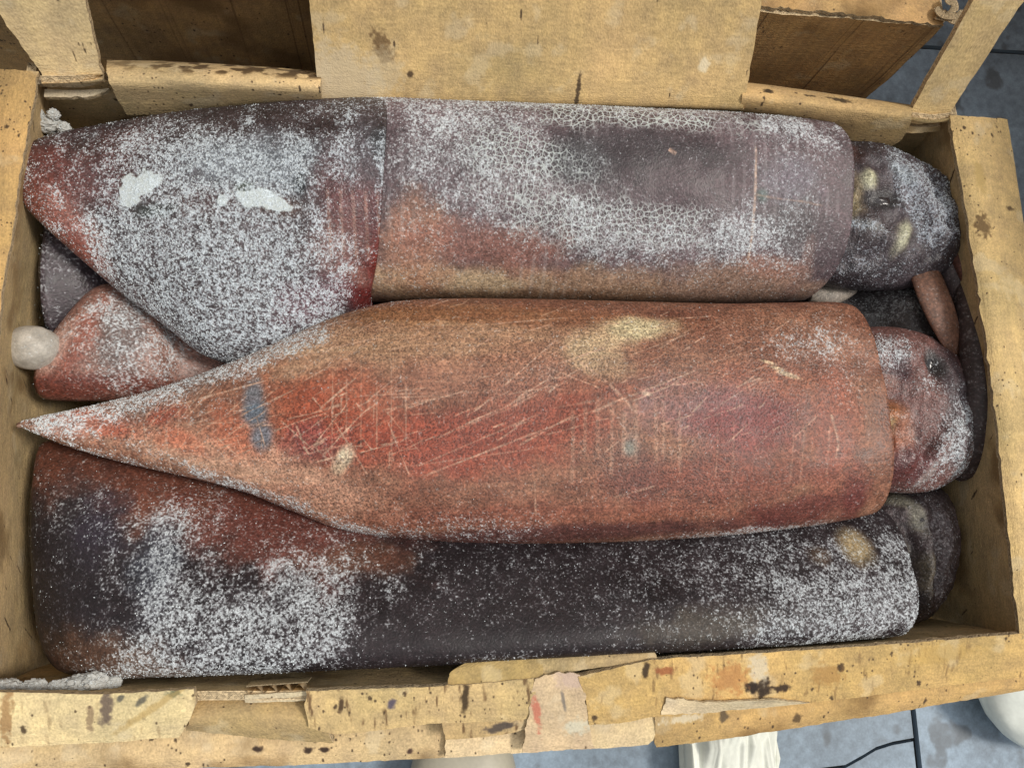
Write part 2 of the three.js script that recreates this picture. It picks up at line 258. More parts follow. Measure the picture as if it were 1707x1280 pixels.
// ---------------------------------------------------------------- the open carton
const carton = thing('cardboard_carton', 'open brown cardboard carton with mouldy rims, packed with frozen squid', 'carton');
{
  const H = 170;
  // bottom and walls; inner faces at x = +-308, z = +-182
  sheet('bottom', [[[-340, 5, -192], [340, 5, -192]], [[-340, 5, 192], [340, 5, 192]]], carton, { n: 30, m: 20, wob: 0.4, seed: 3, res: 0.6, t: 4 });
  sheet('long_wall', [[[-325, 5, -183], [0, 5, -183], [325, 5, -183]], [[-328, 90, -183], [0, 90, -186], [328, 90, -183]], [[-306, 160, -183], [0, 158, -184], [304, 160, -182]]], carton, { n: 60, m: 20, seed: 4, t: 5, flip: true, card: { spots: 0.12, dirt: 0.35 }, jag: [0, 1, 0, 0] });
  const rR = [[307.9,168,-180.3],[309.9,168,-130.4],[310.6,168,-63.6],[311.8,168,8.8],[310.2,168,81.9],[308,168,144],[307.5,168,180.7]], rL = [[-307.5,168,-181.1],[-309.9,168,-144],[-312.5,168,-110.9],[-314.2,168,-73.2],[-316.5,168,-43.7],[-315.8,168,6.2],[-312.6,168,84.4],[-307.1,168,180.3]];
  const down = (l, y, k) => l.map((p) => [p[0] + k, y, clamp(p[2], -188, 188)]);
  for (const l of [rR, rL]) { l[0][2] = -188; l[l.length - 1][2] = 188; }
  sheet('end_wall', [down(rR, 5, 8), down(rR, 90, 15), rR], carton, { n: 50, m: 18, seed: 5, t: 5, flip: true, card: { spots: 0.06, dirt: 0.2, along: 1 }, jag: [0, 1.1, 0, 0] });
  sheet('end_wall', [down(rL, 5, -8), down(rL, 90, -15), rL], carton, { n: 50, m: 18, seed: 6, t: 5, card: { spots: 0.08, dirt: 0.5, along: 1 }, jag: [0, 1.1, 0, 0] });
  const rF = [[-307.4,167,183],[-251,167,185.6],[-197.7,167,186.7],[-142.7,167,189.2],[-75.5,167,190.7],[-5.5,167,190.9],[66.1,167,183.2],[184,167,182.1],[308.3,167,180.9]].map((p) => [p[0], p[1], max(p[2], 181)]);
  sheet('long_wall', [down(rF, 5, 0).map((p) => [p[0], p[1], 183]), down(rF, 90, 0).map((p) => [p[0] * 1.04, p[1], 184]), rF], carton, { n: 60, m: 18, seed: 7, t: 5, card: { spots: 0.1, dirt: 0.3 }, jag: [0, 1.1, 0, 0] });

  // side flaps folded outwards over the rim
  const rR2 = rR.map((p) => [p[0] + 1, p[1] + 5, p[2]]);
  sheet('end_flap', [[[304.1,173,-177.3],[305.7,173,-128],[307.3,173,-61.9],[308,173,9.7],[306.8,173,82.1],[304.7,173,143.5],[303.7,173,182.7]], [[318.4,175,-175.9],[318.9,175,-127.5],[319.2,175,-61.4],[320.1,175,10.2],[319.4,175,82.5],[317.4,175,143.8],[317.3,175,181.6]], [[358.1,164,-181.8],[359.1,164,-120],[358.6,164,-56.8],[360.2,164,8.3],[358.8,164,82.8],[356.1,164,146.1],[354.2,164,182.8]]], carton, { n: 80, m: 16, seed: 8, t: 4.5, flip: true, jag: [1.3, 0.6, 0.8, 0.4], wob: 0.9, card: { along: 1, spots: 0.16, flute: 0.6, base: [205, 175, 118], marks: [[316.4,-93.9, 9, 6, 70, 92, 70, 42, 0.75, 0.9], [346.7,-110.2, 4, 2, 0, 60, 45, 30, 0.7, 0.9], [319.6,-128.9, 5, 12, 0, 176, 150, 92, 0.6, 0.6]] } });
  sheet('end_flap', [[[-304.5,173,-179.4],[-307.1,173,-141.4],[-309.6,173,-108.7],[-311.4,173,-71.3],[-313.6,173,-42.2],[-312.9,173,7.2],[-309.7,173,84.5],[-304.4,173,178.8]], [[-318.2,174,-179.2],[-321.2,174,-140.3],[-323.9,174,-107.8],[-326,174,-70.7],[-328.1,174,-41.7],[-327,174,7.3],[-323.5,174,84.1],[-318.6,174,177.8]], [[-352,162,-186.6],[-355.2,162,-145.4],[-357.5,162,-112.3],[-358.7,162,-74.5],[-360.5,162,-45],[-359,162,4.9],[-354.6,162,83.2],[-350.2,162,178.6]]], carton, { n: 80, m: 16, seed: 9, t: 4.5, jag: [1.2, 0.6, 0.8, 0.4], wob: 0.9, card: { along: 1, spots: 0.5, dirt: 0.35, base: [192, 156, 98] } });

  // back rim: board rolled over, left and right of the lid flap
  const spotted = (seed) => ({ base: [202, 170, 116], spots: 0.3, seed, dirt: 0.1 });
  const roll = (u0, u1, y0, y1, seed, nm) => 0;
  const rimL = [[[-272,156,-199.8],[-227.2,156,-200.9],[-182,156,-200.4],[-135.8,156,-198.5]], [[-266,171,-187.5],[-222.4,171,-188.7],[-178.7,171,-188.5],[-135.4,171,-187.5]], [[-263.3,176,-178.5],[-220.6,176,-179.9],[-177.5,176,-179.7],[-135.5,176,-178.5]], [[-262.7,173,-172.7],[-221.2,173,-174.4],[-177.9,173,-174.5],[-135.8,173,-173.7]], [[-263.5,160,-171.5],[-224.9,160,-173.3],[-180.5,160,-174.6],[-136.5,160,-174.1]], [[-264.3,140,-170.7],[-230.6,140,-173.1],[-184.6,140,-176],[-137.3,140,-177.2]]];
  sheet('rolled_rim', rimL, carton, { n: 70, m: 30, seed: 11, t: 4, jag: [0.4, 0.5, 1, 0.6], wob: 0.7, card: { spots: 0.22, base: [208, 180, 130], extra: (p, o) => { const d = sst(-179.5, -184, p[2]) * sst(0.42, 0.62, fbm(p[0] / 7, 3, p[2] / 4, 5)) * sst(-310, -200, p[0]) * 0.85; o[0] = mix(o[0], 78, d); o[1] = mix(o[1], 58, d); o[2] = mix(o[2], 34, d); } } });
  const rimR = [[[156.7,156,-206.4],[204.4,156,-202.2],[250.7,156,-197.8],[293.2,156,-194]], [[150.3,171,-194.2],[195.1,171,-190.5],[240,171,-187.1],[278.4,171,-183.8]], [[147.1,176,-183.8],[191.5,176,-180.5],[235.8,176,-177.1],[271.8,176,-174.2]], [[149.6,168,-180.5],[195.4,168,-176.7],[240.3,168,-172.7],[275,168,-169.5]], [[156,152,-182.5],[204,152,-177.1],[250.1,152,-170.5],[278.1,152,-166.9]], [[161.4,138,-183.9],[211.5,138,-176.4],[249.1,138,-170.2],[273,138,-167.2]]];
  sheet('rolled_rim', rimR, carton, { n: 60, m: 30, seed: 12, t: 4, jag: [0.4, 0.6, 0.6, 1.1], wob: 0.7, card: { spots: 0.3, base: [198, 164, 110], marks: [[167.4,-189.3, 4, 2.2, 0, 50, 38, 22, 0.9, 0.8], [220.4,-184.5, 9, 2.6, 8, 55, 42, 24, 0.85, 0.9], [198.2,-187.1, 5, 1.4, 8, 60, 46, 28, 0.8, 0.9]] } });

  // lid flap standing at the back, leaning away, and the two corner straps
  sheet('lid_flap', [[[-138,161,-174.7],[-72.5,161,-176.1],[8.4,161,-178],[93.1,161,-180.1],[153.6,161,-181]], [[-137.8,169.2,-179.2],[-72.6,170.4,-180.4],[6.8,171.8,-181.7],[89.3,172.9,-182.8],[150.3,173.7,-183.6]], [[-139.2,203.5,-212.3],[-72.7,206.1,-214.8],[1.8,209,-217.6],[78.7,212,-220.5],[145.3,214.6,-223.1]], [[-140.5,249.3,-256.6],[-72.8,252.7,-259.8],[-4.4,256,-263.1],[65.9,259.5,-266.4],[138.4,263,-269.8]]], carton, { n: 90, m: 50, seed: 13, t: 4.5, jag: [0.8, 0, 0.5, 1.0], wob: 0.9, flip: true, card: { base: [202, 171, 116], spots: 0.035, flute: 0.5, marks: [[-96.5,-197.5, 5, 9, -40, 96, 72, 44, 0.7, 0.9], [-123.5,-182.7, 26, 17, 6, 206, 188, 156, 0.75, 0.5], [-95.1,-187.6, 12, 10, 0, 200, 184, 152, 0.5, 0.7], [-78.8,-186.7, 2, 1.6, 0, 60, 44, 28, 0.8, 0.6], [116,-196.6, 4, 4, 0, 232, 218, 186, 0.8, 0.5]] } });
  sheet('corner_strap', [[[-303.4,172,-177.3],[-284.9,172,-178.6],[-267.7,172,-180.7]], [[-304.6,171.4,-180.8],[-285.5,172.6,-181.4],[-268.3,174.5,-182.4]], [[-313,201,-196.5],[-288.2,206.5,-199.4],[-263.9,210.2,-201.4]], [[-322.4,238.9,-216.6],[-291,243.3,-219],[-258.9,247.8,-221.4]]], carton, { n: 26, m: 40, seed: 14, t: 4.5, flip: true, jag: [0.4, 0, 1.4, 1.0], wob: 0.6, card: { base: [216, 192, 142], spots: 0.12 } });
  sheet('corner_strap', [[[275.3,172,-179.4],[290,172,-178.2],[305.2,172,-179.8]], [[275.8,174.5,-182.6],[291.3,173.5,-182],[306.3,174.9,-182.8]], [[277.5,236.5,-218.4],[294.1,238,-219.2],[311.6,239.5,-220.1]], [[277.6,272.7,-239.3],[295.6,276,-241.2],[317.1,278.9,-242.9]]], carton, { n: 26, m: 40, seed: 15, t: 4.5, flip: true, jag: [0.4, 0, 0.8, 1.2], wob: 0.6, card: { base: [206, 178, 124], spots: 0.05 } });
  // layered gussets in the two back corners
  for (const [k, y0, a, b] of [[0, 0, 0, 0], [1, -6, 6, 8]]) sheet('corner_gusset', [[[-307.7,166,-180],[-291,166,-180.4],[-277.1,166,-181.5],[-269.4,166,-182.8]].map((p) => [p[0], p[1] - k * 9, p[2] + k * 3]), [[-307.3,166,-175.1],[-290.7,166,-175.6],[-279.6,166,-176.5],[-271.4,166,-180.2]].map((p) => [p[0], p[1] - k * 9, p[2] + k * 3])], carton, { n: 24, m: 6, seed: 16 + k, t: 3, jag: [0.4, 0.8, 0.5, 0.5], wob: 0.5, card: { base: [196, 180, 150], spots: 0.2 } });
  for (const k of [0, 1]) sheet('corner_gusset', [[[277.1,168,-178.9],[291.9,168,-177.7],[308.2,168,-178.9]].map((p) => [p[0], p[1] - k * 10, p[2] + k * 2]), [[276.6,164,-175.5],[294.5,164,-175.3],[311.1,164,-177.9]].map((p) => [p[0], p[1] - k * 10, p[2] + k * 2])], carton, { n: 20, m: 6, seed: 18 + k, t: 3, jag: [0.4, 1.2, 0.5, 0.5], wob: 0.8, card: { base: [190, 160, 112], spots: 0.2 } });

  // front flap: strips folded outwards, split, torn and doubled
  const F = (name, rows, o) => sheet(name, rows, carton, { n: 60, m: 14, t: 4.5, jag: [0.5, 0.7, 1.2, 1.2], wob: 0.8, ...o });
  F('folded_flap', [[[-305.8,173,179.9],[-279,173,181.8],[-248.8,173,184.1],[-221.2,173,184.4],[-198.7,173,184.5]], [[-305.6,171,194.2],[-278.9,171,196.8],[-248.7,171,198.3],[-221.1,171,198.2],[-198.8,171,197]], [[-307.9,164,210.4],[-281,164,210.6],[-250.6,164,211.3],[-225.9,164,211.1],[-207.7,164,211]]], { seed: 21, card: { base: [222, 200, 148], spots: 0.18, streak: 0.25, marks: [[-243.8,191.7, 3.4, 10, 5, 92, 78, 70, 0.8, 0.8], [-252.1,196, 2, 8, 5, 130, 108, 84, 0.7, 0.9], [-225,188.5, 4, 2, -40, 84, 82, 74, 0.8, 0.8], [-235.9,186.9, 2.5, 1.6, -30, 84, 82, 74, 0.8, 0.8], [-209.6,186.2, 4, 1.8, 0, 84, 92, 70, 0.8, 0.8], [-294.1,193.2, 3, 18, 8, 150, 112, 70, 0.7, 0.9], [-219.5,193.1, 26, 2, -32, 176, 148, 92, 0.6, 0.6]] } });
  F('tucked_flap', [[[-206.3,156,190.6],[-177.6,156,189.6],[-157.6,156,190.7],[-135.7,156,193.9]], [[-202.5,165,200.8],[-175.3,165,200.5],[-155.8,165,203.6],[-129.4,165,207.8]], [[-205.9,157,208.9],[-176.6,157,213.9],[-156.8,157,217.4],[-124.8,157,221.1]]], { seed: 22, n: 40, card: { base: [186, 158, 108], spots: 0.08 } });
  F('folded_flap', [[[-138.9,173,188.8],[-109,173,189.5],[-75.6,173,190.1],[-41.4,173,190.1],[-9.3,173,189.2]], [[-139,171,198.1],[-109.1,171,199.2],[-75.6,171,199.9],[-41.4,171,200.6],[-9.4,171,200.5]], [[-137.8,166,209.8],[-122.6,166,214],[-96,166,213.4],[-75.7,166,212.4],[-63.4,166,211.9],[-41.3,166,212.9],[-9.7,166,212.9]]], { seed: 23, n: 80, card: { base: [210, 180, 124], spots: 0.2, streak: 0.75, marks: [[-119.6,197.7, 1.6, 6, 5, 70, 52, 34, 0.9, 0.7], [-91.7,198.7, 2.4, 3, 20, 70, 64, 88, 0.8, 0.7], [-49.7,196.7, 2, 9, 6, 60, 46, 28, 0.9, 0.8]] } });
  F('folded_flap', [[[-62.6,167,207.5],[-44.7,167,207.9],[-27.3,167,207.9],[-11.8,167,206.6]], [[-62.7,165,214.5],[-44.7,165,214.9],[-27.2,165,214.7],[-11.7,165,213]], [[-61.3,162,222.2],[-44.6,162,222.2],[-27.1,162,221.4],[-14.3,162,219.6]]], { seed: 24, n: 40, card: { base: [200, 168, 116], spots: 0.1, streak: 0.8, marks: [[-29,216.5, 10, 2.6, -10, 66, 58, 56, 0.8, 0.8]] } });
  F('torn_liner', [[[-9.2,174.5,189.6],[-2.4,174.5,187.6],[7.5,174.5,186.8],[17.4,174.5,188]], [[-12.2,171,202.3],[-4.9,171,202.7],[7.6,171,202.1],[20.3,171,203.6]], [[-14.7,165,218.7],[-4.5,165,220],[11.6,165,219.7],[23.9,165,217.8]], [[-16.5,160,231.8],[-4,160,232.7],[12.1,160,233],[26.6,160,232.7]]], { seed: 25, n: 40, m: 30, t: 1.4, wob: 1.6, jag: [1.6, 1, 2, 2], card: { base: [206, 180, 142], spots: 0.06, marks: [[-8.1,209.4, 2.2, 11, -8, 190, 96, 78, 0.65, 1.1], [15.5,218.8, 8, 5, 0, 206, 208, 190, 0.6, 0.8], [7.7,203.7, 1, 8, -12, 120, 112, 104, 0.8, 0.6], [11.4,190.2, 10, 7, 0, 196, 172, 158, 0.7, 0.7]] } });
  const right = { base: [204, 168, 104], spots: 0.2, streak: 0.45, marks: [[124,202.3, 6, 3.6, 0, 38, 28, 20, 0.95, 0.8], [131.3,203.1, 4, 6, 0, 46, 34, 24, 0.9, 0.9], [142,204, 8, 2.4, 0, 48, 34, 22, 0.9, 0.9], [127.6,190, 6, 10, 0, 210, 200, 178, 0.7, 0.8], [181,193.5, 3, 2.4, 0, 56, 40, 24, 0.9, 0.8], [172.7,197.6, 10, 8, 0, 158, 118, 66, 0.6, 0.9], [109.2,195.9, 12, 9, 0, 176, 116, 66, 0.55, 0.9], [57.2,187.6, 2.2, 5, 10, 56, 42, 26, 0.9, 0.8], [69.6,189.3, 7, 2, 0, 140, 74, 44, 0.7, 0.9], [245.3,188.9, 30, 6, -3, 190, 156, 88, 0.5, 0.6]] };
  F('folded_flap', [[[16,174,189.4],[32.6,174,186.9],[63.8,174,182.5],[118.1,174,181.9],[180,174,181.5],[244.2,174,180.4],[307.6,174,179.1]], [[20.4,171,202.9],[39.9,171,202],[69.3,171,199.6],[118,171,198.3],[180,171,197.5],[244.5,171,195.3],[308,171,192.8]], [[23,166,218.2],[40.3,166,218.6],[69.1,166,216.3],[118.9,166,215.2],[181.2,166,213.3],[246.2,166,209.9],[310.2,166,207]]], { seed: 26, n: 120, m: 18, jag: [0.7, 0.8, 0.5, 0.8], card: right });
  F('torn_liner', [[[69.7,171,205.1],[79.9,171,207],[98.3,171,208.8],[136.1,171,209.6]], [[68.7,168.6,210.3],[84.1,168.6,211.9],[102.8,168.6,212.3],[148.6,168.6,211.9]], [[68.2,167,214.7],[84.5,167,215.6],[103.2,167,215.4],[160.9,167,214]]], { seed: 27, n: 40, m: 10, t: 1.2, jag: [2, 1, 2, 2], card: { base: [208, 188, 150], spots: 0.05 } });
  // lower, outer layer of the folded front
  F('outer_layer', [[[-318.5,146,193.3],[-271.2,146,196.1],[-202.8,146,198.9],[-124.7,146,201.4],[-61.1,146,203.1]], [[-315.4,148,218.7],[-268.8,148,220.6],[-201.3,148,223.1],[-124.2,148,225.5],[-59.7,148,225.7]], [[-316.7,144,228.5],[-269.8,144,230.5],[-202,144,233.2],[-124.5,144,235.9],[-60.7,144,236.8]]], { seed: 28, n: 80, card: { base: [208, 180, 132], spots: 0.22, dirt: 0.2, marks: [[-168.2,224.3, 3, 2, 0, 44, 30, 22, 0.9, 0.7], [-139.9,226.5, 3, 2, 0, 44, 30, 22, 0.9, 0.7], [-131.1,227.1, 3, 1.4, 0, 44, 30, 22, 0.9, 0.7], [-81.6,231.3, 2.4, 1.8, 0, 60, 40, 34, 0.9, 0.7]] } });
  F('outer_layer', [[[-60.6,152,207.2],[-29.1,152,207.7],[3.7,152,207.6],[33.6,152,205.8],[71.6,152,204.5]], [[-61,153,227.6],[-29.7,153,227.6],[2.8,153,227.7],[32.2,153,228.2],[68.3,153,227]], [[-61,151,235.4],[-29.7,151,235.5],[2.9,151,235.7],[32.3,151,236.2],[62.3,151,236.1]]], { seed: 29, n: 50, card: { base: [216, 192, 148], spots: 0.08, marks: [[-0.9,230.1, 5, 5, 0, 224, 214, 200, 0.8, 0.6], [-5.9,227.8, 4, 3, 0, 80, 60, 46, 0.8, 0.8]] } });
  F('outer_layer', [[[67.3,156,203.4],[124.5,156,202.4],[188.5,156,200.9],[255.1,156,198.6],[320.6,156,196.7]], [[66.5,154,226],[123.5,154,223.9],[187.5,154,221.4],[254,154,217.3],[319.7,154,213.6]], [[68.4,148,238.8],[125.2,148,236.1],[190,148,230.9],[257.4,148,225.5],[324,148,219.6]]], { seed: 30, n: 100, card: { base: [196, 160, 100], spots: 0.14, dirt: 0.3, marks: [[110.5,221.1, 3, 6, 0, 90, 76, 58, 0.85, 0.8], [84.7,221.3, 14, 3, -5, 224, 214, 190, 0.7, 0.9], [159.4,226.4, 3, 3, 20, 80, 62, 40, 0.8, 0.8]] } });
  // tab of the hand hole pushed inwards over the squid
  F('handle_tab', [[[-44.2,168,177.3],[-30.1,168,176.7],[-15.9,168,176.8],[-3.4,168,176.7]], [[-57.7,171,183.3],[-41,171,181.6],[-20,171,182],[-4.1,171,182.2]], [[-60.6,172,190.5],[-41.3,172,191.3],[-20.4,172,191.1],[-4.6,172,190.6]]], { seed: 31, n: 40, m: 20, jag: [0.6, 0.4, 0.8, 0.3], card: { base: [190, 160, 100], spots: 0.12, dirt: 0.45 } });
  F('handle_tab', [[[-5.2,168,176.6],[16.4,168,176.7],[38.4,168,176.8],[60.6,168,176.5]], [[-5.9,171,181.4],[15.6,171,181.2],[41,171,180.5],[64.6,171,179.3]], [[-6.1,171,188.1],[15.4,171,186.6],[40.8,171,184.6],[65.2,171,182.4]]], { seed: 32, n: 40, m: 20, jag: [0.6, 0.4, 0.3, 0.8], card: { base: [184, 158, 112], spots: 0.06, dirt: 0.2 } });
  // broken bit of board whose flutes show: two liners and a wavy middle
  const A = [[-171.6,166,187.8],[-138.2,166,190.3]], ax = A[0][0], az = A[0][2], L = A[1][0] - ax; const y0 = A[0][1];
  sheet('inner_liner', [[[ax, y0 + 3, az - 2.2], [ax + L, y0 + 3, az - 2.6]], [[ax, y0 - 12, az - 1.8], [ax + L, y0 - 12, az - 2.2]]], carton, { n: 30, m: 5, t: 0.6, seed: 33, jag: [0.3, 0, 0.3, 0.3], wob: 0.2 });
  const wave = []; for (let i = 0; i <= 90; i++) { const s = i / 90; wave.push([ax + s * L, az + 0.2 + 1.5 * sin(s * L * 2 * PI / 7.6) - s * 0.4]); }
  const wp = [], wu = []; for (const [x, z] of wave) for (const y of [y0 + 2.6, y0 - 10]) { wp.push([x, y, z]); wu.push([x / 120, y / 20]); }
  part('flutes', gridGeo(wp, wu, 91, 2), edgeMat, carton);
  sheet('outer_liner', [[[ax - 1, y0 + 2, az + 2.4], [ax + L, y0 + 2, az + 2]], [[ax - 1, y0 - 1, az + 7], [ax + L, y0, az + 7.6]]], carton, { n: 30, m: 5, t: 1, seed: 34, jag: [0.3, 0.4, 0.8, 0.3], wob: 0.3, card: { base: [214, 196, 160] } });
}
// ---------------------------------------------------------------- squid: skins, frost
// patch: [x, z, rx, rz, turn, r, g, b, amount, raggedness]; frost: [x, z, rx, rz, turn, amount]; line: [x0, z0, x1, z1, half width, amount]
const rel = (m, x, z) => { const a = m[4] * PI / 180, dx = x - m[0], dz = z - m[1], ca = cos(a), sa = sin(a), ex = (dx * ca + dz * sa) / m[2], ez = (-dx * sa + dz * ca) / m[3]; return ex * ex + ez * ez; };
function frostField(list, floorAmount = 0) {
  return (p) => {
    let d = floorAmount; const w = (fbm(p[0] / 15, p[1] / 15, p[2] / 15, 4) - 0.5) * 1.5;
    for (const m of list) { const q = rel(m, p[0], p[2]); if (q > 7) continue; d += m[5] * sst(1.8, 0.15, sqrt(q) + w); }
    return clamp(d, 0, 1.1);
  };
}
function grainAt(x, y, z, D) { // where grains of frost stand, 0..1
  const g = 0.22 * vn(x / 2.4 + 50, y / 2.4, z / 2.4) + 0.46 * vn(x / 1.0, y / 1.0 + 30, z / 1.0) + 0.32 * vn(x / 0.6, y / 0.6, z / 0.6 + 9), t = 0.80 - 0.34 * D;
  return sst(t - 0.17, t + 0.25, g);
}
function skinPaint({ base, patches = [], frost = null, lines = [], extra = null, gloss = 0.42, ice = [208, 215, 218], grain = 1 }) {
  return (p, o, u, v) => {
    const [x, y, z] = p, n1 = fbm(x / 34, y / 34, z / 34, 4) - 0.5, n2 = fbm(x / 7, y / 7, z / 7, 4) - 0.5, n3 = vn(x / 0.8, y / 0.8, z / 0.8) - 0.5, n4 = vn(x / 0.42, y / 0.42, z / 0.42) - 0.5;
    base(p, o, n1, n2); let h = 0.45 + n2 * 0.12 + n3 * 0.2;
    for (const m of patches) { const q = rel(m, x, z); if (q > 5) continue; const w = (fbm(x / 11 + m[0], y / 11, z / 11 + m[1], 5) - 0.5) * 2 * m[9], d = sst(1.35, 0.4, sqrt(q) + w) * m[8]; o[0] = mix(o[0], m[5], d); o[1] = mix(o[1], m[6], d); o[2] = mix(o[2], m[7], d); }
    for (const l of lines) {
      const dx = l[2] - l[0], dz = l[3] - l[1], t = clamp(((x - l[0]) * dx + (z - l[1]) * dz) / (dx * dx + dz * dz)), ex = x - l[0] - dx * t, ez = z - l[1] - dz * t, q = ex * ex + ez * ez; if (q > 16) continue;
      const d = sst(1.3, 0.35, (sqrt(q) + n3 * 0.5 + n2 * 1.2) / l[4]) * l[5] * (0.55 + 0.9 * vn(x / 3 + l[0], 1, z / 3)) * sst(0, 0.08, t) * sst(1, 0.92, t); o[0] = mix(o[0], 214, d); o[1] = mix(o[1], 168, d); o[2] = mix(o[2], 138, d); h += d * 0.12;
    }
    const k = 1 + grain * (n3 * 0.42 + n4 * 0.26 + (vn(x / 1.5 + 7, y / 1.5, z / 1.5) - 0.5) * 0.3) + n2 * 0.2, lu = (o[0] * 0.4 + o[1] * 0.5 + o[2] * 0.1) * 0.11; for (let i = 0; i < 3; i++) o[i] = (o[i] * 0.89 + lu) * k * 0.88; o[4] = gloss + 0.04 + n2 * 0.25 + n1 * 0.25;
    if (extra) h = extra(p, o, h, n1, n2, n3);
    const D = frost ? frost(p) : 0;
    if (D > 0.01) { // grains of frost
      const a = grainAt(x, y, z, D) * 0.8, f = clamp(a + D * 0.06), b = 0.96 + n4 * 0.5 + n3 * 0.3;
      o[0] = mix(o[0], ice[0] * b, f); o[1] = mix(o[1], ice[1] * b, f); o[2] = mix(o[2], ice[2] * b, f); h += a * 0.3; o[4] = mix(o[4], 0.8, f);
    }
    o[3] = h;
  };
}
const iceMat = new THREE.MeshPhysicalMaterial({ color: 0xdfe6e8, roughness: 0.45, metalness: 0 });
const crystal = new THREE.OctahedronGeometry(0.5 * MM, 0);
function frostGrains(parent, pos, field, count, seed, size = 1) { // crystals standing on the skin
  const r = rng(seed), p = [0, 0, 0], M = [], m = new THREE.Matrix4(), q = new THREE.Quaternion(), e = new THREE.Euler(), s = new THREE.Vector3(), t = new THREE.Vector3();
  for (let i = 0; i < count; i++) {
    const v = r() < 0.8 ? Math.acos(1 - 2 * r()) / PI : r(); pos(r(), v, p); const D = field(p); if (r() > 0.02 + D * 0.6 || r() > 0.05 + grainAt(p[0], p[1], p[2], D) * 0.7) continue;
    const k = size * (0.3 + 0.5 * pow(r(), 4) + 0.14 * D), st = 0.7 + r() * 1.1; e.set(r() * 6.3, r() * 6.3, r() * 6.3); q.setFromEuler(e); s.set(k, k * st, k * (0.7 + r() * 0.5)); t.set(p[0] * MM, (p[1] + 0.12) * MM, p[2] * MM);
    M.push(m.compose(t, q, s).clone());
  }
  const o = shade(new THREE.InstancedMesh(crystal, iceMat, M.length)); M.forEach((x, i) => o.setMatrixAt(i, x)); o.name = 'frost'; o.userData = { kind: 'stuff' }; parent.add(o); return o;
}
const xyz = (y, x, z) => [x, y, z];
const swell = (list, amp, sc, seed) => (p) => { let d = (fbm(p[0] / sc + seed, 1, p[2] / sc, 4) - 0.5) * amp - abs(vn(p[0] / sc / 0.8 + 3, seed, p[2] / sc / 0.8) - 0.5) * amp * 0.5; for (const m of list) { const q = rel(m, p[0], p[2]); if (q < 6) d += m[5] * Math.exp(-q * 1.4); } return d; };
const SQ = 'frozen squid packed in the carton';
const DARK = (r, g, b, a = 22) => (p, o, n1, n2) => { o[0] = r + n1 * a * 2 + n2 * a; o[1] = g + n1 * a * 1.7 + n2 * a * 0.9; o[2] = b + n1 * a * 1.8 + n2 * a * 0.9; };

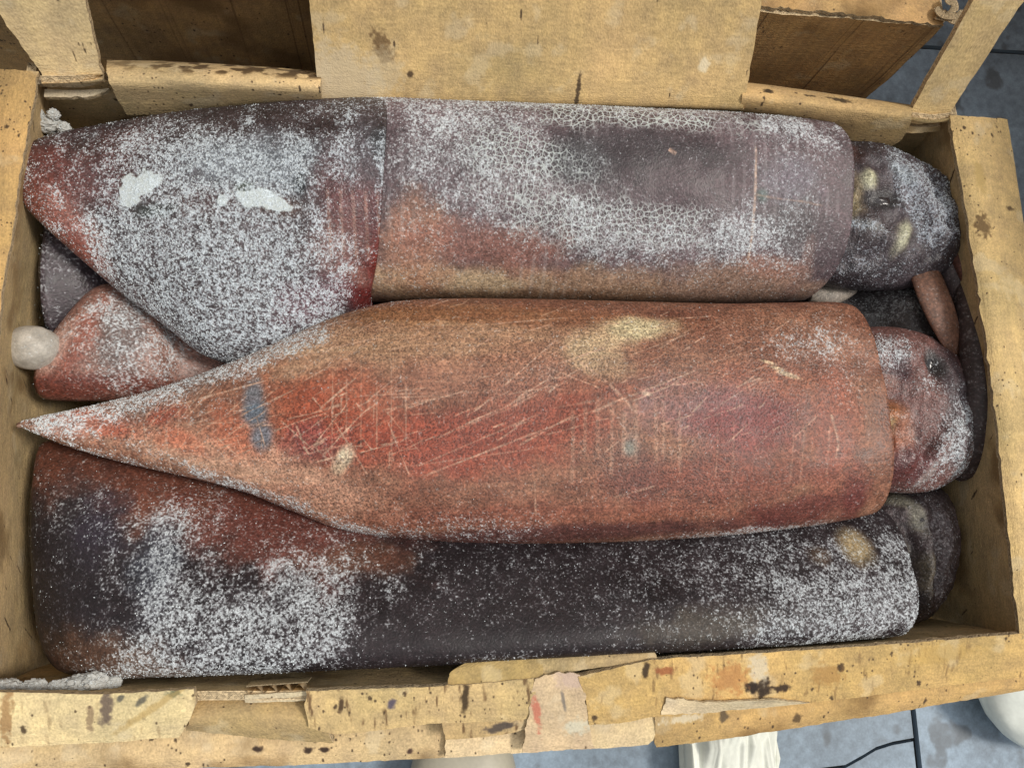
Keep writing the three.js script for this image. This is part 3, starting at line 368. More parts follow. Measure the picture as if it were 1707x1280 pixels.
// ================================================================ lower layer
{
  const mk = (label, st, cfg, W = 700, H = 300, o = {}) => { const s = thing('frozen_squid', label, 'squid', SQ), L = loft(st, { nu: 110, nv: 64, e: 2.2, disp: (p) => (fbm(p[0] / 22, 1, p[2] / 22, 3) - 0.5) * 4, ...o }); part('mantle', L.geo, painted(L.pos, W, H, skinPaint(cfg), { gloss: true, bumpScale: 0.0012 }), s); if (cfg.frost) frostGrains(s, L.pos, cfg.frost, cfg.n || 9000, st.length + 3, 0.9); return s; };
  const fA = frostField([[-328.7,-47.7, 24, 16, 20, 0.5], [-308.3,-81.6, 30, 22, 30, 0.4]], 0.26);
  mk('dark purple squid tail wedged under the tail fin at the carton wall', [[-316,-96.9,-316,-51.8,114,12],[-316,-116.7,-316,-34.3,112,18],[-316,-125.3,-316,-26.8,108,22],[-301.6,-135.6,-295.3,-32.2,96,26],[-253.7,-163.6,-239.2,-23.3,58,34],[-71.4,-179,-72.5,-44.2,48,36],[211,-179,199.2,-44.8,48,32]], { base: DARK(50, 38, 44), frost: fA, patches: [[-329.6,-48.2, 26, 14, 30, 96, 84, 88, 0.7, 0.4]], n: 22000 }, 1200, 300);
  const fB = frostField([[-273.9,-16.7, 22, 30, -30, 0.5], [-248.2,-28.9, 40, 14, 38, 0.55], [-300.7,-28.8, 20, 16, 0, 0.2], [-254.5,-4.5, 14, 30, 10, 0.3]], 0.16);
  mk('reddish squid fin lobe tucked below the overlapping tail points', [[-316,1.2,-316,7.5,108,8],[-316,-12.7,-316,12.6,110,14],[-305.1,-39,-303.4,14.3,110,17],[-283.9,-65.1,-277.4,13.9,106,19],[-254,-57.8,-246.8,11.1,96,22],[-219.4,-38.1,-213.2,18.9,72,24],[-72.5,-44.2,-73.4,76.6,48,32],[200.1,-45.3,189.1,83.1,46,32]], { base: (p, o, n1, n2) => { o[0] = 152 + n1 * 56 + n2 * 30; o[1] = 104 + n1 * 44 + n2 * 24; o[2] = 88 + n1 * 38 + n2 * 22; }, frost: fB, patches: [[-265.2,-28.9, 16, 30, 10, 88, 74, 70, 0.75, 0.5], [-289.8,-20.7, 8, 34, 20, 160, 84, 66, 0.7, 0.6], [-286,6.3, 60, 8, -4, 110, 46, 34, 0.8, 0.5], [-304.5,-17.1, 10, 18, 30, 206, 164, 146, 0.7, 0.5]], n: 26000 }, 1200, 360);
  mk('brownish squid lying on the carton bottom below the dark one', [[-311.1,147.5,-309.3,174.7,66,14],[-290.2,140.9,-287.2,181,62,26],[-244.8,106.6,-240.7,181,48,34],[-28.1,95.8,-30.5,181,44,34],[213.8,102.7,204.3,181,44,30]], { base: DARK(104, 70, 54), frost: null });
  // head and arms of a squid of the lower layer
  const s = thing('frozen_squid', 'dark frosted squid whose head and arms curl between two larger heads', 'squid', SQ);
  const fC = frostField([[284.1,-54.3, 40, 18, 10, 0.5]], 0.34), st = [[175,-89.8,168.3,-3.9,52,28],[233.7,-84.8,230.6,-0.4,70,30],[270.5,-78.2,261.5,2.6,86,26],[290.9,-68.7,281.7,6.5,108,26],[316,-58.2,311.9,16.6,112,24],[316,-34.6,316,30.5,112,18],[316,-11,316,16.8,112,8]];
  const L = loft(st, { nu: 80, nv: 60, disp: (p) => (fbm(p[0] / 14, 1, p[2] / 14, 3) - 0.5) * 7 });
  part('mantle', L.geo, painted(L.pos, 700, 320, skinPaint({ base: DARK(64, 58, 58), frost: fC, ice: [150, 152, 150] }), { gloss: true, bumpScale: 0.0012 }), s); frostGrains(s, L.pos, fC, 16000, 5, 0.75);
  const arm = (pts, r, col, fr, seed, n = 5000) => { const a = limb(pts.map((p, i) => [...p, ...r[i]]), { nu: 70, nv: 28 }), f = frostField([], fr); const m = part('arm', a.geo, painted(a.pos, 320, 110, skinPaint({ base: DARK(...col), frost: f, ice: [160, 160, 160] }), { lean: true }), s); frostGrains(m, a.pos, f, n, seed, 0.7); };
  arm([[327.2,130,-85.9],[325,146,-48.5],[321.7,152,-7.2],[319.3,150,26.9],[317.9,138,57.4],[314.7,120,79.8]], [[10, 9], [13, 11], [15, 12], [16, 13], [14, 11], [6, 6]], [58, 42, 40], 0.4, 21, 12000);
}
{ // pale lump by the wall
  const o = thing('squid_eye', 'pale rounded eye lump squeezed between the carton wall and squid tails', 'eye'), L = lump(xyz(126, -317.3,-17.5), [17, 14, 14], { rough: 0.05, seed: 4 });
  part('eyeball', L.geo, painted(L.pos, 200, 200, skinPaint({ base: (p, o, n1, n2) => { o[0] = 208 + n2 * 26; o[1] = 200 + n2 * 26; o[2] = 186 + n2 * 26; }, grain: 0.3, frost: frostField([], 0.2) }), { lean: true }), o);
}

// ================================================================ dark squid along the front wall
{
  const s = thing('frozen_squid', 'dark purple squid beside the hand-hole tab, reddish and frosted at its tail', 'squid', SQ);
  const st = [[-316,49.2,-314.4,124.8,104,10],[-314.2,39.5,-295.7,173.8,110,20,0,8],[-287.8,41.1,-261.4,181,116,29,0,22],[-236.4,49.4,-211.5,181,118,34,0,32],[-156.7,67.4,-144.1,181,119,36,0,36],[-73.8,77.7,-75.5,181,120,37,0,38],[12.5,82.4,-4.6,181,120,37,0,38],[102.4,84.7,69.7,181,120,37,0,38],[195.5,82.6,148.6,181,120,37,0,36],[242.5,84.7,199.3,181,118,36,0,32],[259.2,93.3,230.4,181,117,34,6,28]];
  const L = loft(st, { nu: 200, nv: 110, e: 2.35, capB: 'lip', disp: (p) => (fbm(p[0] / 40, 1, p[2] / 30, 3) - 0.5) * 5 });
  const fr = frostField([[-226.2,115.2, 24, 34, 8, 0.62], [-176.3,156.3, 70, 26, -10, 0.72], [-140.8,150.8, 36, 30, -30, 0.5], [-197.5,176.8, 46, 20, 0, 0.6], [-209.5,97.9, 120, 26, 12, 0.28], [201,165.9, 62, 26, -8, 0.7], [242.7,156.1, 14, 40, -6, 0.6], [163,140.6, 90, 30, 0, 0.34], [1.1,130.5, 130, 26, 0, 0.14], [-267.2,113.7, 40, 50, 0, 0.12], [-252.9,167.1, 36, 16, 10, 0.05], [-29.7,176.4, 34, 4, 0, 0.3], [141.1,139.7, 160, 50, 0, 0.22]], 0.13);
  const skin = { base: DARK(34, 25, 28, 18), frost: fr, gloss: 0.5, patches: [
    [-220.9,75.7, 118, 26, 12, 124, 68, 50, 0.95, 0.55], [-287,55.6, 40, 18, 20, 110, 60, 44, 0.9, 0.5], [-159.1,103, 70, 24, 14, 112, 56, 46, 0.85, 0.6], [-111.6,119.1, 34, 10, 0, 108, 66, 46, 0.7, 0.6],
    [-286.6,113.4, 30, 48, 6, 40, 34, 38, 0.9, 0.5], [-267.2,96.2, 16, 22, 0, 52, 44, 58, 0.7, 0.6], [-251.3,171.6, 50, 20, 12, 98, 66, 48, 0.9, 0.5], [-227.9,115.2, 16, 30, 6, 60, 66, 80, 0.6, 0.6],
    [91.5,164.6, 52, 12, -4, 78, 68, 56, 0.8, 0.5], [-30,162.8, 90, 20, 0, 46, 36, 38, 0.5, 0.5], [213.3,123.5, 13, 13, -12, 176, 150, 104, 0.95, 0.22], [184.4,127.6, 9, 7, 0, 104, 78, 56, 0.6, 0.6]] };
  part('mantle', L.geo, painted(L.pos, 1700, 620, skinPaint(skin), { gloss: true, bumpScale: 0.0007, specularIntensity: 0.7 }), s);
  frostGrains(s, L.pos, fr, 90000, 31, 0.95);
  const h = loft([[251.1,95,247.6,181,94,26],[275.3,84.5,267.6,181,96,30],[294.6,81,284.7,180.8,97,31],[312.7,84.1,302.7,166.4,96,27],[316,95.1,316,145.6,93,17],[316,106.1,316,130.6,90,7]], { nu: 90, nv: 80, disp: swell([[261.2,129.4, 11, 10, 0, 5], [270.3,138.1, 5, 30, 0, -6], [279,142.6, 6, 30, 5, 5], [286,138.7, 4, 34, 5, -6], [271.9,95.9, 20, 8, 30, 5], [261.1,108.3, 20, 5, 20, -6], [299.2,118.1, 10, 26, 0, 4]], 9, 10, 3) });
  const hf = frostField([[289.2,122, 14, 36, 0, 0.5], [254.2,99.7, 16, 14, 0, 0.3]], 0.3);
  part('head', h.geo, painted(h.pos, 520, 420, skinPaint({ base: DARK(74, 60, 60), frost: hf, ice: [168, 164, 164], patches: [[269,92.4, 13, 6, 22, 178, 170, 146, 0.95, 0.25], [277.7,105.4, 6, 15, -10, 176, 168, 146, 0.95, 0.25], [279.4,107.2, 1.6, 1.6, 0, 26, 22, 22, 0.95, 0.2], [262.1,129.5, 10, 9, 0, 104, 100, 90, 0.9, 0.3], [277.5,146.7, 6, 22, 6, 128, 116, 92, 0.7, 0.5], [272.6,163.7, 8, 10, 0, 44, 38, 42, 0.8, 0.5]] }), { gloss: true, bumpScale: 0.0016 }), s);
  frostGrains(s, h.pos, hf, 8000, 32, 0.7);
  const bump = lump(xyz(112, 262.5,129.6), [9, 6, 9], { rough: 0.05 });
  part('eye', bump.geo, painted(bump.pos, 120, 120, skinPaint({ base: DARK(108, 102, 92), frost: frostField([], 0.1) }), { lean: true }), s);
}

// ================================================================ grey frosted squid along the back wall
{
  const s = thing('frozen_squid', 'grey frost-crusted squid below the standing lid flap, tail fin spread', 'squid', SQ);
  const st = [[-136.4,-179,-136.3,-53.1,132,33,0,-16],[-96.5,-179,-97.8,-53.4,134,37,0,-18],[-52,-179,-52.2,-53.8,134,38,0,-18],[10.4,-179,11.6,-52.6,134,39,0,-18],[74.9,-179,77.4,-52.7,134,39,0,-18],[132.3,-179,136.3,-53.6,134,39,0,-18],[178.3,-179,180.5,-54.9,133,38,0,-17],[202.2,-179,202.8,-56.1,132,36,2,-16],[216.2,-179,214.3,-57.1,131,35,12,-15]];
  const L = loft(st, { nu: 190, nv: 110, e: 2.5, capB: 'lip', disp: (p) => (fbm(p[0] / 40 + 9, 1, p[2] / 30, 3) - 0.5) * 5 });
  const fr = frostField([[-48.5,-167.8, 90, 14, 0, 0.62], [68.4,-174.6, 110, 9, 2, 0.55], [-41.7,-137.1, 60, 26, 6, 0.45], [95.1,-85.7, 80, 16, 2, 0.55], [146.5,-91, 26, 16, 0, 0.5], [185.3,-158.4, 28, 14, 8, 0.6], [183,-119.5, 30, 46, 0, 0.32], [4.9,-104.6, 70, 24, 12, 0.3], [-73.2,-98.9, 26, 40, 0, 0.22], [10.4,-180.4, 200, 10, 0, 0.45]], 0.24);
  const froth = [[-10.2,-133.5, 52, 22, 12, 1], [73.5,-165.3, 84, 10, 3, 1.1], [4.7,-100.5, 56, 20, 16, 0.9], [70,-94.9, 70, 16, 6, 0.9], [32.5,-161.4, 40, 10, -6, 1]];
  const skin = { base: (p, o, n1, n2) => { o[0] = 98 + n1 * 60 + n2 * 24; o[1] = 80 + n1 * 48 + n2 * 22; o[2] = 84 + n1 * 48 + n2 * 22; }, frost: fr, gloss: 0.46, patches: [
    [30.1,-56.6, 190, 13, 1, 176, 138, 108, 0.95, 0.5], [156.9,-58.1, 70, 15, 2, 164, 128, 108, 0.9, 0.5], [-50.1,-58.2, 60, 10, 3, 208, 178, 138, 0.9, 0.5], [-77.1,-79.4, 26, 30, -10, 186, 128, 98, 0.8, 0.5], [-27,-80.4, 60, 14, 4, 160, 100, 82, 0.7, 0.6],
    [40.8,-51.9, 180, 4, 1, 122, 88, 62, 0.7, 0.5], [79.8,-134.5, 74, 21, 3, 58, 46, 50, 0.97, 0.18], [30.1,-130.6, 24, 16, 0, 52, 48, 52, 0.92, 0.25], [120.4,-112, 60, 20, 6, 96, 78, 82, 0.85, 0.4], [149.5,-168.4, 12, 12, 0, 80, 62, 66, 0.8, 0.4], [180.9,-97.5, 26, 20, 0, 84, 76, 78, 0.8, 0.4], [178.4,-123.3, 24, 16, 0, 118, 108, 120, 0.7, 0.5],
    [157.8,-113.5, 5, 5, 0, 62, 92, 84, 0.6, 0.5], [169.2,-69.9, 30, 7, 4, 176, 118, 96, 0.6, 0.5], [195.7,-70.3, 7, 20, 4, 140, 104, 92, 0.6, 0.5]],
  lines: [[153,-148.5, 151.7,-69.6, 1.1, 0.7], [150.9,-113.3, 205,-109, 0.8, 0.4], [90.7,-140.5, 95.9,-137.2, 1.6, 0.8]],
  extra: (p, o, h, n1, n2, n3) => { // frozen froth: thin walled bubbles; faint imprint of the board's flutes
    let w = 0; for (const m of froth) { const q = rel(m, p[0], p[2]); if (q < 4) w = max(w, m[5] * sst(1.3, 0.4, sqrt(q) + (fbm(p[0] / 10, 6, p[2] / 10, 4) - 0.5) * 1.1)); }
    if (w > 0.02) for (const [c, sd, th] of [[4.4, 1, 0.10], [2.5, 4, 0.12]]) { const f = worley(p[0] / c + n2 * 0.6, p[2] / c, sd), e = f[1] - f[0], ring = sst(th + 0.09, th - 0.03, e) * w * (c < 3 ? 0.5 : 0.8); o[0] = mix(o[0], 196, ring); o[1] = mix(o[1], 206, ring); o[2] = mix(o[2], 202, ring); h += ring * 0.28 - (e > 0.3 ? 0.1 * w : 0); }
    const fl = sst(0.2, 0.9, sin(p[0] * 2 * PI / 7.9)) * sst(0.5, 0.62, fbm(p[0] / 40, 2, p[2] / 22, 3)) * 0.16; for (let i = 0; i < 3; i++) o[i] = mix(o[i], 206, fl); return h + fl * 0.3;
  } };
  part('mantle', L.geo, painted(L.pos, 1400, 640, skinPaint(skin), { gloss: true, bumpScale: 0.0008, specularIntensity: 0.75 }), s);
  frostGrains(s, L.pos, fr, 60000, 41, 0.85);
  // tail with the fin lapping over the mantle
  const ft = [[-316,-134.8,-316,-104.7,152,5],[-316,-143.3,-313.9,-98.6,150,9],[-302,-153.5,-297.2,-81.7,144,17],[-271.7,-163.3,-270.8,-57.7,134,27,0,-5],[-241.1,-168.5,-240.9,-34.2,132,33,0,-10],[-214.3,-172.9,-211.3,-12.1,132,35,0,-12],[-183.4,-176.1,-176.4,-6.7,132,37,0,-14],[-144,-179,-135.7,-19,134,39,0,-16],[-112.3,-179,-109.1,-44.5,135,41,0,-18],[-96.5,-179,-106.7,-53,135,41.5,5,-18]];
  const T = loft(ft, { nu: 170, nv: 110, e: 2.1, capB: 'lip', disp: (p) => (fbm(p[0] / 34 + 2, 1, p[2] / 34, 3) - 0.5) * 6 });
  const tf = frostField([[-211.3,-136, 80, 26, 4, 0.66], [-238.5,-107.2, 50, 30, 10, 0.4], [-209.4,-47.9, 70, 44, 20, 0.95], [-170,-59.4, 44, 50, 0, 0.8], [-219.8,-69.5, 60, 30, 10, 0.5], [-173.9,-119.8, 52, 22, 0, 0.4], [-111.9,-164, 50, 12, 0, 0.5], [-247.4,-53.8, 22, 26, 30, 0.4], [-96,-106, 4, 40, 0, 0.7], [-156.2,-19.6, 40, 20, -30, 0.5], [-126.3,-138.2, 30, 14, 0, 0.4], [-209,-84.1, 100, 70, 10, 0.06]], 0.15);
  const chunks = [[-246.4,-110.9, 13, 8.5, -10], [-250.3,-104.5, 9, 6, 20], [-170,-101.2, 15, 7, 6], [-161.9,-96.6, 9, 4, 0], [-194.4,-100.5, 3, 4, 0]];
  const tskin = { base: (p, o, n1, n2) => { o[0] = 62 + n1 * 40 + n2 * 24; o[1] = 50 + n1 * 36 + n2 * 22; o[2] = 52 + n1 * 36 + n2 * 22; }, frost: tf, ice: [206, 217, 224], gloss: 0.42, patches: [
    [-304.8,-116, 34, 30, 30, 114, 60, 54, 0.95, 0.4], [-292.2,-88.1, 16, 42, -42, 156, 86, 68, 0.85, 0.35], [-310.5,-148.6, 40, 10, -8, 74, 52, 54, 0.9, 0.4], [-259.1,-125.2, 20, 30, 10, 104, 60, 58, 0.6, 0.6], [-174,-123.8, 52, 20, 2, 128, 138, 148, 0.75, 0.4],
    [-202.3,-99.5, 26, 9, 0, 66, 46, 46, 0.85, 0.6], [-237.9,-94.7, 16, 6, 0, 46, 52, 48, 0.9, 0.5], [-159,-95.9, 14, 6, 0, 80, 52, 44, 0.8, 0.6], [-147.4,-110.1, 4.5, 7, 0, 22, 26, 30, 0.95, 0.3], [-181.6,-108.3, 6, 5, 0, 60, 72, 58, 0.8, 0.4],
    [-114.6,-93.4, 24, 46, -6, 104, 54, 54, 0.97, 0.28], [-122.3,-71.3, 22, 22, 0, 116, 70, 62, 0.8, 0.4], [-107.4,-130.6, 24, 22, 0, 84, 78, 84, 0.8, 0.4], [-96,-135.1, 10, 12, 0, 46, 48, 52, 0.8, 0.4], [-96.1,-71.7, 9, 26, 14, 128, 36, 26, 0.95, 0.35], [-109.7,-54.2, 15, 13, 20, 112, 30, 26, 0.9, 0.4], [-115.1,-58.9, 12, 6, 0, 150, 110, 98, 0.7, 0.4], [-141.3,-42, 26, 16, -20, 92, 50, 58, 0.75, 0.5], [-244.3,-35.7, 30, 8, 44, 96, 60, 60, 0.5, 0.5], [-283,-74.4, 10, 24, -42, 150, 78, 66, 0.6, 0.5]],
  lines: [0, 1, 2, 3, 4].map((i) => [-130.4,-109, -128.9,-67.2, 1.2, 0.3].map((c, k) => (k === 0 || k === 2 ? c + i * 7.6 : c))),
  extra: (p, o, h, n1, n2, n3) => { let w = 0; for (const c of chunks) { const q = rel(c, p[0], p[2]); if (q < 4) w = max(w, sst(1.12, 0.86, sqrt(q) + (fbm(p[0] / 4.5, 2, p[2] / 4.5, 4) - 0.5) * 1.1)); } if (w > 0) { o[0] = mix(o[0], 206, w * 0.92); o[1] = mix(o[1], 216, w * 0.92); o[2] = mix(o[2], 214, w * 0.92); h += w * 0.5; } return h; } };
  part('tail_fin', T.geo, painted(T.pos, 1300, 760, skinPaint(tskin), { gloss: true, bumpScale: 0.0014 }), s);
  frostGrains(s, T.pos, tf, 90000, 42, 0.9);
  // head: eyes, arms
  const hf = frostField([[282.7,-127.7, 11, 42, -22, 1.0], [277.5,-105.6, 7, 18, -30, 0.9], [244.6,-133, 8, 10, 10, -0.8], [264.9,-90.1, 7, 13, 22, -0.8], [310.1,-124.3, 30, 26, 30, 0.6], [239.2,-97.6, 18, 5, 20, 0.7], [247.4,-74.5, 30, 12, 0, 0.4], [293.4,-156.3, 30, 8, 20, 0.45]], 0.26);
  const h = loft([[226.2,-173,216.2,-66.4,128,28],[250.3,-175.8,238.7,-61.7,129,32],[273.9,-172.3,261.7,-60.8,130,33],[296.7,-160.8,285.1,-61.6,131,32],[316,-146.9,309.3,-68.4,131,28],[316,-130.8,316,-79,131,22],[316,-118.9,316,-90.9,130,11]], { nu: 110, nv: 96, disp: swell([[254.3,-116.9, 13, 10, -8, -3], [245.6,-133.1, 7, 9, 10, 5], [264.9,-90.1, 7, 14, 22, 5], [228,-134.3, 8, 30, 0, -5], [242.3,-94, 18, 12, 0, 4], [217.1,-85.8, 6, 15, 0, -9], [282.1,-123, 8, 40, -20, 4], [236,-77.4, 26, 7, -10, -4], [301.6,-93.7, 22, 10, 30, 4], [306.6,-131.1, 26, 6, 35, -4]], 9, 11, 6) });
  part('head', h.geo, painted(h.pos, 620, 620, skinPaint({ base: DARK(66, 56, 60, 30), frost: hf, ice: [184, 194, 204], patches: [[235.1,-156.1, 12, 11, 20, 74, 44, 40, 0.9, 0.3], [225.1,-125.1, 9, 20, 0, 92, 78, 66, 0.7, 0.5], [236.2,-125.5, 5, 24, -8, 158, 134, 96, 0.7, 0.4], [254.3,-116.9, 15, 9, -8, 44, 40, 42, 0.97, 0.2], [245.6,-133.1, 7, 9, 10, 208, 204, 166, 0.95, 0.3], [264.9,-90.1, 6.5, 13, 22, 204, 202, 166, 0.95, 0.3], [233.6,-113.2, 4, 14, 15, 176, 156, 112, 0.8, 0.4], [217.1,-85.8, 5, 14, 4, 18, 16, 18, 0.97, 0.2], [240.3,-96.2, 20, 12, 10, 78, 66, 66, 0.7, 0.6], [240.5,-98.4, 14, 4, 20, 150, 150, 146, 0.6, 0.6], [271.1,-137.5, 8, 14, -30, 128, 144, 152, 0.6, 0.4], [318.9,-131, 18, 16, 0, 58, 60, 70, 0.7, 0.5]] }), { gloss: true, bumpScale: 0.0018 }), s);
  frostGrains(s, h.pos, hf, 26000, 43, 0.8);
  const eyeMat = new THREE.MeshPhysicalMaterial({ color: 0x2a2526, roughness: 0.22 });
  part('eye', lump(xyz(154, 254.3,-116.9), [11, 5.5, 8.5], { rough: 0.12, seed: 2 }).geo, eyeMat, s);
  const arm = (pts, r, col, fr, seed, n) => { const a = limb(pts.map((p, i) => [...p, ...r[i]]), { nu: 70, nv: 28 }), f = frostField([], fr), m = part('arm', a.geo, painted(a.pos, 320, 110, skinPaint({ base: DARK(...col), frost: f, ice: [168, 168, 170] }), { lean: true }), s); frostGrains(m, a.pos, f, n, seed, 0.7); };
  arm([[285.3,124,-111.1],[291.4,140,-77.2],[294,148,-47.6],[303.2,146,-21.6],[321.9,130,0.7]], [[6, 5], [11, 5], [12.5, 4], [9, 4], [1, 2]], [120, 78, 56, 34], 0.24, 51, 5000);
  arm([[310.2,124,-111.7],[318.1,138,-78.3],[323.5,142,-49.6],[328.3,142,-22.6],[336.9,130,10.7]], [[10, 9], [11, 9], [10, 8], [9, 7], [4, 4]], [84, 70, 70], 0.3, 52, 7000);
  arm([[326,124,-116.9],[321.2,144,-85.5],[322.6,150,-60.7],[333.2,140,-32.1]], [[9, 9], [9, 7], [7, 5], [3, 3]], [104, 62, 48], 0.14, 53, 3000);
  arm([[219,112,-63],[234.5,114,-60.7],[257.3,110,-68.7]], [[7, 6], [8, 6], [5, 5]], [150, 138, 124], 0.2, 54, 2500);
}

